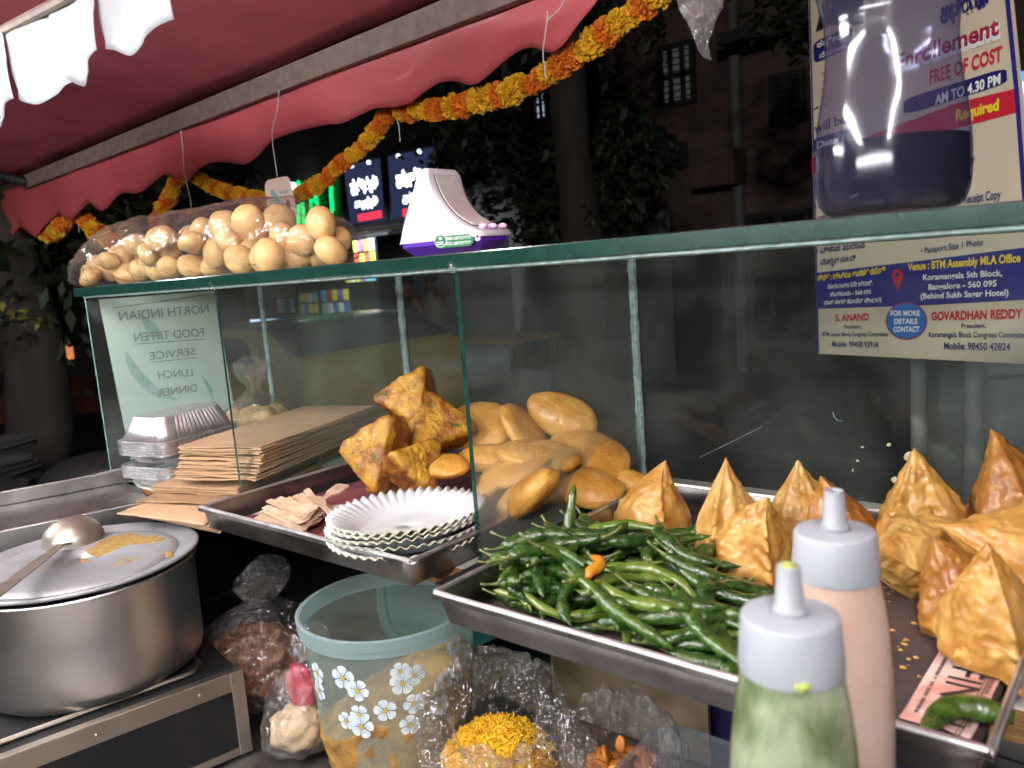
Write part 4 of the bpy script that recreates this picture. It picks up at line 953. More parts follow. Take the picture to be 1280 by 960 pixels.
# ================================================================== SQUEEZE BOTTLES in front
def squeeze(name_lab, capc, dist, capw_px, colmat, tall, H=.17, seed=0, smear=False, fill=.0):
    c = away(*capc, dist); R = capw_px/2*dist/FPX*.985
    base = c.z-H; t = thing('squeeze_bottle', name_lab, 'sauce bottle', (c.x, c.y, base))
    o = Vector((c.x, c.y, c.z))       # o: centre of cap's lower rim height ~ middle of cap
    ch = R*1.12                        # cap height
    z1 = ch*.5; z0 = -ch*.5
    prof = [(R*1.00,z0),(R*1.01,z0+ch*.1),(R*.94,z1-ch*.06),(R*.91,z1-ch*.015),(R*.87,z1),(R*.36,z1+.0006),(R*.355,z1+.0006)]
    mk('cap', G().lathe(prof, 64, o), M['cap_grey'], t, sharp=38)
    nh = R*.98
    prof = [(R*.335,z1),(R*.345,z1+nh*.05),(R*.34,z1+nh*.12),(R*.30,z1+nh*.15),(R*.285,z1+nh*.17),(R*.225,z1+nh*.97),(R*.215,z1+nh),(R*.165,z1+nh),(R*.15,z1+nh*.93),(R*.14,z1+nh*.5)]
    mk('nozzle', G().lathe(prof, 40, o), M['nozzle_grey'], t, sharp=38)
    prof = [(R*.985,z0+.001),(R*.985,z0-.002),(R*1.01,z0-.005),(R*1.09,z0-.016),(R*1.19,z0-.034),(R*1.27,z0-.06),(R*1.30,z0-.085),(R*1.30,-H+.006),(R*1.22,-H),(.0005,-H)]
    mk('body', G().lathe(prof, 64, o), M[colmat], t, sharp=40)
    if smear:
        va = VIEW(o)+.05; p = o+Vector((math.cos(va+.14)*R*1.005, math.sin(va+.14)*R*1.005, z0+.003)); g = G().ball(p, (.0035,.0035,.0018), 10, 6, lambda d: 1+.5*fbm(d*2)); mk('sauce_drip', g, M['smear_green'], t)
        g = G().ball(o+Vector((0,0,z1+nh)), (R*.17,R*.17,.0012), 16, 6); mk('sauce_drip', g, M['smear_green'], t)
    return t
squeeze('squeeze bottle of green chutney with a grey screw cap, nearest the camera', (988,800), .39, 117, 'chutney_green', 1, smear=True)
squeeze('squeeze bottle of peach coloured sauce with a grey screw cap behind the green one', (1044,690), .47, 96, 'chutney_pink', 1, H=.19)
g = G(); g.box(V(-.26,.20,-.585), V(.30,.42,-.563)); 
led = thing('bottle_stand', 'low steel stand below the sauce bottles', 'stand', V(-.06,.33,-.563)); bq = [o for o in bpy.data.objects if o.name.startswith('squeeze_bottle')]
zl = min(o.location.z for o in bq)-EYE
for o in bq:       # both stand on the ledge: stretch is avoided, the ledge has two levels
    g = G(); g.box(Vector((o.location.x-.04, o.location.y-.04, EYE-.5635)), Vector((o.location.x+.04, o.location.y+.04, o.location.z-.0005))); mk('riser', g, M['dull_steel'], led, smooth=False)

# ================================================================== POT, LADLE, STOVE
pz = EYE-.32; pcx = on_z(103,702,-.32); PR = .128
pot = thing('cooking_pot', 'wide stainless steel cooking pot on the black stove', 'pot', (pcx.x, pcx.y, EYE-.455))
prof = [(.0005,-.136),(PR*.9,-.136),(PR*.955,-.131),(PR*.975,-.12),(PR*.985,-.06),(PR*.985,-.008),(PR*1.0,-.004),(PR*1.03,-.003),(PR*1.035,-.0045),(PR*1.03,-.006),(PR*.99,-.008)]
potsteel = mat('pot_steel', (.62,.60,.58), .36, 1, col2=(.52,.50,.48), scale=3, rvar=.05, lo=.2, hi=.8)
mk('pot_body', G().lathe(prof, 96, (pcx.x,pcx.y,pz)), potsteel, pot, sharp=45)
lid = thing('pot_lid', 'flat aluminium lid with gravy smears lying on the pot', 'lid', (pcx.x, pcx.y, pz))
prof = [(.0005,.0035),(PR*.78,.0035),(PR*.83,.0025),(PR*.86,-.0003),(PR*.9,.0008),(PR*.97,.0045),(PR*1.03,.0055),(PR*1.045,.0045),(PR*1.045,.003),(PR*1.03,.0028)]
mk('lid_disc', G().lathe(prof, 96, (pcx.x,pcx.y,pz)), mat('lid_aluminium', (.42,.44,.46), .48, .6, col2=(.35,.365,.38), scale=9, rvar=.12, bump=.02, bscale=30), lid, sharp=30, solid=.001)
g = G()
def smearpatch(pts, seed, h=.0012):
    P = [on_z(x, y, -.3165) for x, y in pts]; c = sum(P, Vector())/len(P); n = len(P); o = len(g.v); m_ = 6
    g.v.append(c+Vector((0,0,h)))
    for a in range(1, m_+1):
        for i in range(n*6):
            s = i/6; p = P[int(s) % n]*(1-s % 1)+P[(int(s)+1) % n]*(s % 1); k = a/m_; q = c+(p-c)*k*(1+.16*fbm((p.x*90,p.y*90,seed))*k); q.z += h*(1-k**4)+.0006*fbm((q.x*200,q.y*200,seed))*(1-k); g.v.append(q)
    N_ = n*6
    for i in range(N_): g.f.append((o, o+1+i, o+1+(i+1)%N_)); g.m.append(0)
    for a in range(m_-1):
        for i in range(N_): b = o+1+a*N_; g.f.append((b+i, b+N_+i, b+N_+(i+1)%N_, b+(i+1)%N_)); g.m.append(0)
smearpatch([(100,690),(130,672),(160,664),(178,668),(205,668),(214,675),(190,680),(160,682),(140,690),(112,702)], 1)
smearpatch([(118,712),(150,696),(185,690),(196,694),(170,702),(140,712),(124,720)], 6, .0005)
smearpatch([(205,690),(214,688),(218,694),(208,698)], 7, .0006)
smearpatch([(30,706),(48,696),(60,700),(48,712),(34,714)], 2, .0008)
smearpatch([(92,700),(110,697),(118,702),(104,706)], 3, .0006)
mk('gravy_smear', g, M['gravy'], lid, sharp=0)
ld = thing('ladle', 'steel ladle lying bowl down on the pot lid', 'ladle', on_z(92,668,-.31))
lc = on_z(92,676,-.316); lc.z = pz+.0045; hb = on_z(-10,772,-.30)
LR = .036
va = VIEW(lc)
prof = [(LR*math.cos(a), LR*.78*math.sin(a)) for a in np.linspace(0, PI/2, 14)]
g = G().lathe([(LR*1.03,0.0),(LR*1.02,.001)]+prof[1:-1]+[(.0005,LR*.78)], 48, (0,0,0)); g.rot(Matrix.Rotation(-.16,3,(hb-lc).cross(Vector((0,0,1))).normalized()), lc+Vector((0,0,.003)))
mk('bowl', g, mat('ladle_steel', (.5,.47,.41), .42, .9, col2=(.3,.26,.19), scale=9, rvar=.08, lo=.35, hi=.7), ld, sharp=0, solid=.0012)
hd = (hb-lc); hd.z = 0; hl_ = hd.length; hd.normalize(); hs = Vector((-hd.y,hd.x,0)); g = G()
for (s0, s1, w0, w1, z0_, z1_) in ((.028,.055,.010,.006,.006,.013),(.055,.10,.006,.0075,.013,.017),(.10,.30,.0075,.0105,.017,.036)):
    a = lc+hd*s0; b = lc+hd*s1; a.z = lc.z+z0_; b.z = lc.z+z1_
    g.add([a-hs*w0, a+hs*w0, b+hs*w1, b-hs*w1, a-hs*w0*.8-Vector((0,0,.0025)), a+hs*w0*.8-Vector((0,0,.0025)), b+hs*w1*.8-Vector((0,0,.0025)), b-hs*w1*.8-Vector((0,0,.0025))], [(0,1,2,3),(7,6,5,4),(0,3,7,4),(1,5,6,2),(0,4,5,1),(3,2,6,7)])
mk('handle', g, MATS['ladle_steel'], ld, smooth=False, bevel=.001)
# stove
SZ = -.457
s0 = on_z(300,838,SZ); s1 = on_z(0,950,SZ); s2 = on_z(236,799,SZ)
sy = (s0-s1).normalized(); sx = Vector((-sy.y, sy.x, 0)); 
if sx.x > 0: sx = -sx
stv = thing('gas_stove', 'black and steel gas stove under the cooking pot', 'stove', (s0+sx*.18-sy*.2)-Vector((0,0,.107)))
SL, SW, SH = .48, .40, .104
g = G(); g.obox(s0-Vector((0,0,SH)), -sy*SL, sx*SW, Vector((0,0,SH-.002))); mk('stove_body', g, M['black_panel'], stv, smooth=False)
ss = mat('stove_trim', (.46,.42,.36), .38, 1, col2=(.34,.30,.24), scale=4, rvar=.06, lo=.2, hi=.8)
g = G(); k = .0018; out = -sx
g.obox(s0+out*k-Vector((0,0,.022)), -sy*SL, sx*.012, Vector((0,0,.022+k))); mk('front_trim', g, ss, stv, smooth=False, bevel=.001)
g = G(); g.obox(s0+out*k-Vector((0,0,SH)), -sy*SL, sx*.006, Vector((0,0,.010))); mk('bottom_trim', g, ss, stv, smooth=False, bevel=.001)
g = G(); g.obox(s0+out*(k+.001)-sy*.013-Vector((0,0,SH)), sy*.0155, sx*.012, Vector((0,0,SH+.002))); mk('corner_trim', g, ss, stv, smooth=False, bevel=.001)
for kk in (.05,.16,.28,.4):
    g = G(); g.ball(s0+out*(k+.0005)-sy*kk-Vector((0,0,.011)), .0022, 10, 6); mk('rivet', g, ss, stv)
ring = []
for (cx, cy, st0) in ((.06,.055,PI),(.335,.055,1.5*PI),(.335,.40,0),(.06,.40,.5*PI)):
    for j in range(8): t = st0+PI/2*j/7; ring.append(s0 + sx*(cx+.025*math.cos(t)) - sy*(cy+.025*math.sin(t)) + Vector((0,0,.0015)))
ring.append(ring[0]); g = G(); g.tube(ring, .0032, 8, cap=False); mk('burner_rim', g, ss, stv)
bcn = Vector((pcx.x, pcx.y, s0.z)); g = G().lathe([(.02,.0),(.045,.0),(.05,.004),(.04,.009),(.02,.009)], 32, bcn); mk('burner', g, M['dark_steel'], stv)
for j in range(4):
    a = j*PI/2+.4; d = Vector((math.cos(a), math.sin(a), 0)); g = G(); g.tube([bcn+d*.03+Vector((0,0,-.0)), bcn+d*.04+Vector((0,0,.0)), bcn+d*.1+Vector((0,0,.0005))], .0018, 6); mk('pan_support', g, M['dark_steel'], stv)
print('pot bottom', pz-.136, 'stove top', s0.z)
pot.location.z = pot.location.z

# ================================================================== UNDER THE CASE
SHF = EYE-.565
# bucket
bk = on_z(484,752,-.372); BR = .101
bu = thing('plastic_bucket', 'translucent greenish plastic bucket printed with small flowers, under the tray', 'bucket', (bk.x, bk.y, SHF))
BH = bk.z-SHF
prof = [(BR*.80,.004),(BR*.82,.002),(BR*.835,.02),(BR*.90,BH*.5),(BR*.965,BH-.016)]
mk('bucket_wall', G().lathe([(.0005,.003)]+prof, 72, (bk.x,bk.y,SHF)), M['bucket_plastic'], bu, sharp=30)
prof = [(BR*.96,BH-.02),(BR*1.0,BH-.019),(BR*1.0,BH-.012),(BR*1.02,BH-.011),(BR*1.025,BH),(BR*1.0,BH+.001),(BR*.97,BH),(BR*.965,BH-.02)]
mk('bucket_rim', G().lathe(prof, 72, (bk.x,bk.y,SHF)), M['bucket_rim_plastic'], bu, sharp=30)
va = VIEW(bk)
mv = Vector((math.cos(va), math.sin(va), 0)); ms = Vector((-mv.y, mv.x, 0))
def mound(r, z, t):
    if r < .003: return r, z
    return r, z*(1)+.006*fbm((r*30*math.cos(t),r*30*math.sin(t),z*20))
def mprof(u, v):
    a = 2*PI*u; top = SHF+.05+.085*(.5+.5*math.cos(a-va-1.15))**1.3+.018*fbm((math.cos(a)*2,math.sin(a)*2,3))
    if v < .6: r = BR*(.81+.09*(v/.6)); z = SHF+.005+(top-SHF-.005)*(v/.6)
    else: s = (v-.6)/.4; r = BR*.9*(1-s)*.97; z = top*(1-s)+(SHF+.10)*s+.012*math.sin(s*PI)
    r *= 1+.02*fbm((math.cos(a)*9,math.sin(a)*9,z*60)); return Vector((bk.x+r*math.cos(a), bk.y+r*math.sin(a), z+.004*fbm((r*60*math.cos(a),r*60*math.sin(a),1))*(v > .55)))
g = G(); g.grid(mprof, 72, 36); tag(mk('potato_mash', g, M['mash'], None, loc=(bk.x,bk.y,SHF+.005), sharp=0), 'orange brown spiced potato filling inside the flowered bucket', 'filling')
def flower(px, py, s, rot):
    s *= 1.28
    # decal wrapped on the outside of the wall
    d = ray(px, py); o = Vector((0,0,EYE)); best = None
    for k in range(400):      # march to the wall
        t = .6+k*.0012; p = o+d*t*1.0; zz = (p.z-SHF)/BH; rr = BR*(.835+.13*zz)
        if (p.x-bk.x)**2+(p.y-bk.y)**2 < rr*rr: best = p; break
    if not best: return
    a0 = math.atan2(best.y-bk.y, best.x-bk.x); z0 = best.z
    def on(u, v, l=.0008):
        z = z0+v; rr = BR*(.835+.13*(z-SHF)/BH)+l+.0006; a = a0+u/rr; return Vector((bk.x+rr*math.cos(a), bk.y+rr*math.sin(a), z))
    g = G()
    for k in range(5):
        b = rot+k*2*PI/5; pt = []
        for (l, w_) in ((.12,.0),(.35,.2),(.7,.42),(.95,.33),(1.05,.0),(.95,-.33),(.7,-.42),(.35,-.2)):
            w2 = w_*1.05; pt.append(on(s*(l*math.cos(b)-w2*math.sin(b)), s*(l*math.sin(b)+w2*math.cos(b)), .0008+.0001*k))
        g.quad(*pt)
        for w_ in (-.1,.08): g.quad(*[on(s*(l*math.cos(b)-q*math.sin(b)), s*(l*math.sin(b)+q*math.cos(b)), .0015) for l, q in ((.2,w_*.4-.02),(.7,w_*1.6-.015),(.7,w_*1.6+.015),(.2,w_*.4+.03))], mi=2)
    g.quad(*[on(s*.2*math.cos(a), s*.2*math.sin(a), .0017) for a in np.linspace(0,2*PI,10,endpoint=False)], mi=1)
    mk('printed_flower', g, [M['flower_print'], M['flower_eye'], M['flower_shade']], bu, smooth=False)
for f_ in [(430,846,.0105,.3),(448,862,.0095,1.0),(500,838,.008,.6),(503,853,.0105,.2),(517,843,.009,1.1),(434,900,.008,.4),(450,892,.0085,.9),(453,907,.0105,.1),(482,887,.0095,.5),(517,878,.009,.7),(512,905,.009,.2),(566,805,.009,.4),(557,848,.009,.1),(549,880,.009,.8),(398,840,.009,.2),(401,862,.009,.8)]: flower(*f_)
# bag of sev with its mouth open
sv = on_z(618,900,-.46); sv.z = SHF
sbg = thing('plastic_bag', 'open crumpled plastic bag of yellow sev in front of the bucket', 'plastic bag', sv)
mdir = VIEW(sv)
def bagfn(cx, cy, z0, R, H, seed, tilt, mouth=.6):
    prof = [(.2,0),(.85,.04),(1.0,.22),(1.05,.45),(1.03,.7),(.98,.88),(.92,.98),(.83,1.03),(.72,1.0),(mouth,.86),(mouth*.92,.7)]
    def fn(u, v):
        a = 2*PI*u; i = v*(len(prof)-1); i0 = min(int(i), len(prof)-2); f_ = i-i0; r = prof[i0][0]*(1-f_)+prof[i0+1][0]*f_; z = prof[i0][1]*(1-f_)+prof[i0+1][1]*f_
        ca, sa = math.cos(a), math.sin(a)
        k = 1+.16*fbm((ca*1.6+seed,sa*1.6,z*2))+.16*abs(fbm((ca*3.5,sa*3.5+seed,z*4)))+.10*abs(fbm((ca*8,sa*8+seed,z*9)))-.09
        zz = z*(1+.18*fbm((ca*1.3,sa*1.3+seed,.5)))+.05*abs(fbm((ca*5,sa*5,z*6+seed)))
        zz -= tilt*z*(.5+.5*math.cos(a-mdir))*1.0
        return Vector((cx+R*r*k*ca, cy+R*r*k*sa, z0+.002+H*zz))
    return fn
g = G(); g.grid(bagfn(sv.x, sv.y, SHF, .075, .148, 2, .36), 84, 50); mk('film', g, M['crumpled_film'], sbg, smooth=False)
g = G().ball((sv.x, sv.y, SHF+.035), (.062,.062,.062), 28, 18, lambda d: 1+.05*fbm(d*3)); 
for p in g.v: p.z = max(p.z, SHF+.006)
random.seed(8)
for i in range(900):
    a = random.uniform(0,2*PI); r = .058*math.sqrt(random.random()); z = SHF+.035+.062*math.sqrt(max(0,1-(r/.062)**2)); p = Vector((sv.x+r*math.cos(a), sv.y+r*math.sin(a), z+.001)); b = random.uniform(0,2*PI); L = random.uniform(.008,.018); c = random.uniform(-2.5,2.5); pts = []
    for k in range(5): q = (k/4-.5)*L; pts.append(p+Vector((q*math.cos(b+c*q*60*.4), q*math.sin(b+c*q*60*.4), .0025*math.sin(k*1.3+i))))
    g.tube(pts, .0009, 4, cap=False)
tag(mk('sev', g, M['sev'], None, loc=sv+Vector((0,0,.006)), sharp=0), 'thin yellow sev noodles inside the open plastic bag', 'sev', kind='stuff')
# bag of orange pieces
ob = on_z(775,930,-.47); ob.z = SHF
og = thing('plastic_bag', 'crumpled plastic bag of orange pieces behind the green sauce bottle', 'plastic bag', ob)
g = G(); g.grid(bagfn(ob.x, ob.y, SHF, .058, .128, 7, .35, .5), 76, 44); mk('film', g, M['crumpled_film'], og, smooth=False)
g = G(); random.seed(19)
for i in range(90):
    a = random.uniform(0,2*PI); r = .045*math.sqrt(random.random()); z = SHF+.03+random.random()*.065*(1-r/.07); s = random.uniform(.008,.014)
    q = Quaternion((random.uniform(-1,1),random.uniform(-1,1),random.uniform(-1,1)), random.uniform(0,3)); b = G().ball((0,0,0), (s,s*.7,s*.3), 8, 6, lambda d: 1+.3*fbm(d*2+Vector((i,0,0)))); b.rot(q.to_matrix(), (ob.x+r*math.cos(a), ob.y+r*math.sin(a), z+s*.5)); g.add(b.v, b.f)
tag(mk('fried_pieces', g, M['chips_orange'], None, loc=ob+Vector((0,0,.01)), sharp=0), 'orange fried pieces inside the crumpled bag', 'snack pieces', kind='stuff')
# clear box
cb = on_z(862,962,-.455); cbz = cb.z
cbx = thing('clear_container', 'rounded clear plastic container at the bottom edge beside the green sauce bottle', 'container', (cb.x, cb.y, SHF))
def rr(cx, cy, hx, hy, c, z):
    out = []
    for (sx_, sy_, a0) in ((-1,-1,PI),(1,-1,1.5*PI),(1,1,0),(-1,1,.5*PI)):
        for k in range(8): a = a0+PI/2*k/7; out.append(Vector((cx+sx_*(hx-c)+c*math.cos(a), cy+sy_*(hy-c)+c*math.sin(a), z)))
    return out
g = G(); rings = [rr(cb.x,cb.y,.042,.042,.025,SHF+.002), rr(cb.x,cb.y,.046,.046,.027,SHF+.01), rr(cb.x,cb.y,.054,.054,.03,cbz-.004), rr(cb.x,cb.y,.058,.058,.032,cbz), rr(cb.x,cb.y,.058,.058,.032,cbz-.006)]
for r_ in rings: g.v += r_
for a in range(4):
    for i in range(32): g.f.append((a*32+i, a*32+(i+1)%32, (a+1)*32+(i+1)%32, (a+1)*32+i)); g.m.append(0)
g.f.append(tuple(range(32))); g.m.append(0)
mk('container_wall', g, boxclear, cbx, sharp=40)
# brown onion bag, cream bag
nb = on_z(322,832,-.52); nb.z = SHF
nbg = thing('plastic_bag', 'knotted clear bag of dark brown fried onions beside the stove', 'plastic bag', nb)
def lump(cx, cy, z0, rx, ry, rz, seed, sq=.16):
    return G().ball((cx,cy,z0+rz), (rx,ry,rz), 48, 32, lambda d: 1+sq*fbm(d*2+Vector((seed,0,0)))+.07*fbm(d*6+Vector((0,seed,0)))+.035*fbm(d*14+Vector((0,0,seed))))
g = lump(nb.x, nb.y, SHF, .068, .06, .05, 4); 
for p in g.v: p.z = max(p.z, SHF+.003)
tag(mk('fried_onions', g, M['onion_brown'], None, loc=nb+Vector((0,0,.003)), sharp=0), 'dark brown fried onions inside the knotted bag', 'fried onions')
def knot(cx, cy, z0, R, H, seed, lean=(0,0)):
    prof = [(.3,0),(.95,.05),(1.08,.28),(.98,.52),(.6,.68),(.24,.78),(.16,.82),(.3,.88),(.45,.95),(.5,1.0)]
    def fn(u, v):
        a = 2*PI*u; i = v*(len(prof)-1); i0 = min(int(i), len(prof)-2); f_ = i-i0; r = prof[i0][0]*(1-f_)+prof[i0+1][0]*f_; z = prof[i0][1]*(1-f_)+prof[i0+1][1]*f_
        ca, sa = math.cos(a), math.sin(a); k = 1+.13*fbm((ca*1.8+seed,sa*1.8,z*3))+.1*abs(fbm((ca*5,sa*5+seed,z*6)))+(.25*math.sin(a*3+seed) if z > .6 else 0)
        zz = z + (.1*math.sin(a*2+seed) if z > .85 else 0); return Vector((cx+R*r*k*ca+lean[0]*z*z, cy+R*r*k*sa+lean[1]*z*z, z0+.002+H*zz))
    return fn
g = G(); g.grid(knot(nb.x, nb.y, SHF, .072, .165, 3, (-.01,.03)), 90, 60); mk('film', g, M['crumpled_film'], nbg, sharp=0)
fbp = on_z(375,905,-.535); fbp.z = SHF
fbg = thing('plastic_bag', 'small clear bag with cream coloured dough and a red packet, leaning on the bucket', 'plastic bag', fbp)
g = G(); g.grid(knot(fbp.x, fbp.y, SHF, .042, .13, 9, (.0,.03)), 80, 56); mk('film', g, M['crumpled_film'], fbg, sharp=0)
g = lump(fbp.x, fbp.y, SHF, .036, .036, .026, 8); 
for p in g.v: p.z = max(p.z, SHF+.003)
tag(mk('dough', g, M['flour_cream'], None, loc=fbp+Vector((0,0,.003)), sharp=0), 'cream coloured dough lump inside the small bag', 'dough')
g = G().ball((fbp.x-.006, fbp.y+.012, SHF+.072), (.026,.014,.028), 24, 16, lambda d: 1+.2*fbm(d*2.5)); tag(mk('packet', g, M['packet_red'], None, loc=(fbp.x-.006,fbp.y+.012,SHF+.05), sharp=0), 'crumpled red packet on top of the dough in the small bag', 'packet')
# teal lid leaning at the back, navy crate
tp = on_y(560,770,.80); tp.z = SHF
g = G(); va = VIEW(tp); n_ = Vector((math.cos(va), math.sin(va), .18)).normalized(); rt_ = Vector((-n_.y, n_.x, 0)).normalized(); up_ = n_.cross(rt_); up_ = up_ if up_.z > 0 else -up_
ctr = Vector((tp.x, tp.y, SHF+.105))
def disc(r, z): return [ctr+rt_*(r*math.copysign(abs(math.cos(a))**.6, math.cos(a)))+up_*(r*1.0*math.copysign(abs(math.sin(a))**.6, math.sin(a)))+n_*z for a in np.linspace(0,2*PI,64,endpoint=False)]
rows = [disc(.002,.004), disc(.088,.004), disc(.092,.008), disc(.1,.008), disc(.102,.003), disc(.1,-.004)]
for r_ in rows: g.v += r_
for a in range(5):
    for i in range(64): g.f.append((a*64+i, a*64+(i+1)%64, (a+1)*64+(i+1)%64, (a+1)*64+i)); g.m.append(0)
tag(mk('tub_lid', g, M['teal_plastic'], None, loc=tp, sharp=35, solid=.002), 'dark teal plastic tub lid standing upright behind the bucket', 'lid')
nv_ = on_y(900,900,.80); g = G(); t = thing('plastic_crate', 'dark navy plastic crate in shadow behind the sauce bottles', 'crate', (nv_.x+.12, .82, SHF))
x0 = on_y(878,900,.80).x; 
for nm, a, b in (('crate_wall',(x0,.76),(x0+.26,.765)),('crate_wall',(x0,.88),(x0+.26,.885)),('crate_wall',(x0,.766),(x0+.005,.879)),('crate_wall',(x0+.255,.766),(x0+.26,.879)),('crate_floor',(x0+.006,.766),(x0+.254,.879))):
    g = G(); g.box((a[0],a[1],SHF+.002), (b[0],b[1],SHF+(.2 if nm == 'crate_wall' else .006))); mk(nm, g, M['navy_plastic'], t, smooth=False)
# ================================================================== AWNING, GARLAND, HANGING THINGS
ZW = .40
B0 = on_z(30,236,ZW); B1 = on_z(480,64,ZW); bdv = (B1-B0).normalized(); Bn = Vector((-bdv.y, bdv.x, 0))    # Bn: towards the street
if Bn.y < 0: Bn = -Bn
Bend = B0 + bdv*4.6
aw = thing('awning', 'maroon fabric awning with a scalloped red valance along its street edge', 'awning', (B0+Bend)/2)
g = G(); g.obox(B0-bdv*.02-Bn*.0, bdv*4.62, Bn*.018, Vector((0,0,.046))); mk('front_bar', g, M['bar_metal'], aw, smooth=False, bevel=.002)
# sheet rising towards the seller
def shf(u, v):
    p = B0 - bdv*.9 + bdv*(5.6*u) - Bn*(2.1*v) + Bn*.02; p.z += .048 + 2.1*v*.27 - .05*math.sin(PI*v)*1 + .006*fbm((u*14,v*6,2)) - .02*abs(math.sin(u*5.6*PI/1.1))*v*(1-v)
    return p
g = G(); g.grid(shf, 80, 30); mk('roof_sheet', g, M['canopy'], aw, sharp=0, solid=.002)
g = G(); sb0 = B0+Vector((0,0,.0)); g.tube([sb0+Vector((0,0,.02))+bdv*.03, sb0+bdv*.03-Bn*1.0+Vector((0,0,.27))], .018, 10); mk('side_bar', g, M['dark_steel'], aw)
# valance: vertical, with wavy bottom read off the photo
VP_ = B0 + Bn*.026
low = [(8,296),(14,290),(20,284),(30,290),(40,296),(48,284),(56,275),(66,268),(76,276),(86,272),(96,262),(108,254),(118,262),(126,262),(136,250),(146,241),(160,242),(172,236),(186,225),(200,218),(212,222),(228,226),(240,215),(252,206),(266,202),(280,203),(296,205),(310,196),(330,176),(352,166),(376,160),(402,155),(420,154),(440,146),(462,135),(486,133),(504,128),(524,112),(540,101),(560,100),(572,104),(586,102),(604,88),(622,72),(640,60),(656,57),(670,62),(682,63),(698,52),(715,30),(735,8),(760,-22),(790,-30),(830,-60)]
up_ = lambda p: p - bdv*((p-B0).dot(bdv))
pts = [on_plane(x, y, VP_, Bn) for x, y in low]
g = G(); K = 9
ps = smoothpts([Vector(p) for p in pts], 3); cols = []
for i, p in enumerate(ps):
    s = (p-B0).dot(bdv); top = B0 + bdv*s; zt = top.z+.03
    col = []
    for k in range(K+1):
        t = k/K; q = Vector((top.x, top.y, zt*(1-t)+p.z*t)) + Bn*(.022+  .006*t*math.sin(s*9)+.02*t*t+.005*fbm((s*6,t*3,1))); col.append(q)
    g.v += col
for i in range(len(ps)-1):
    for k in range(K): a = i*(K+1)+k; g.f.append((a, a+1, a+K+2, a+K+1)); g.m.append(0)
mk('valance', g, M['valance'], aw, sharp=0, solid=.0012)
# the white scalloped valance nearer to us
wv = thing('white_valance', 'brightly lit white scalloped cloth valance hanging at the top left', 'valance', on_y(90,60,.47))
wpieces = [[(-60,120),(-30,150),(0,155),(12,140),(26,122)], [(-1,0)], ]
WN = Vector((0,1,0)); WP = Vector((0,.47,0))
def wpiece(topL, topR, lows, y, tw):
    g = G(); P = smoothpts([on_y(x, yy, y) for x, yy in lows], 5); n = len(P); K = 8; A = on_y(*topL, y); B = on_y(*topR, y)
    for i, p in enumerate(P):
        s = i/(n-1); t_ = A*(1-s)+B*s
        for k in range(K+1):
            q = t_*(1-k/K)+p*(k/K); q.y += tw*math.sin(s*PI*1.3+.4)*(.3+.7*k/K)+.004*fbm((s*3,k*.3,y*9)); g.v.append(q)
    for i in range(n-1):
        for k in range(K): a = i*(K+1)+k; g.f.append((a, a+1, a+K+2, a+K+1)); g.m.append(0)
    mk('valance_flap', g, M['white_cloth'], wv, sharp=0, solid=.0012)
wpiece((-90,80),(4,38), [(-90,210),(-50,185),(-18,168),(0,154),(14,132),(27,124)], .472, .012)
wpiece((3,38),(58,2), [(29,124),(42,129),(58,131),(70,122),(78,106),(82,100)], .478, -.012)
wpiece((54,2),(118,-28), [(72,95),(80,103),(92,106),(106,95),(120,78),(134,64)], .474, .014)
wpiece((116,-28),(200,-70), [(136,62),(152,64),(172,71),(184,58),(186,42),(196,30),(206,22)], .479, -.010)
g = G(); A = on_y(-95,90,.475); B = on_y(205,-66,.475); g.tube([A, B], .007, 8); mk('valance_rod', g, M['bar_metal'], wv)
# marigold garlands
def flower_geo(seed, r):
    g = G(); rnd = random.Random(seed); sd = Vector((seed,0,0))
    g.ball((0,0,0), (r*.72,r*.72,r*.6), 12, 8)
    for i in range(74):
        z = 1-2*(i+.5)/74; a = i*2.39996; s = math.sqrt(1-z*z); d = Vector((s*math.cos(a), s*math.sin(a), z*.85)).normalized(); k = r*(.9+.22*rnd.random())
        t = d.orthogonal().normalized(); b = d.cross(t); q = rnd.random()*6; t, b = t*math.cos(q)+b*math.sin(q), b*math.cos(q)-t*math.sin(q); w_ = r*.26
        g.add([d*r*.55-t*w_*.5, d*r*.55+t*w_*.5, d*k+t*w_+b*w_*.25, d*(k*1.06)+b*w_*.1, d*k-t*w_-b*w_*.2, d*k*.93+b*w_*.6, d*k*.93-b*w_*.6], [(0,1,2,3),(0,3,4),(0,5,3),(1,6,3)])
    return g
GP = B0+Bn*.085
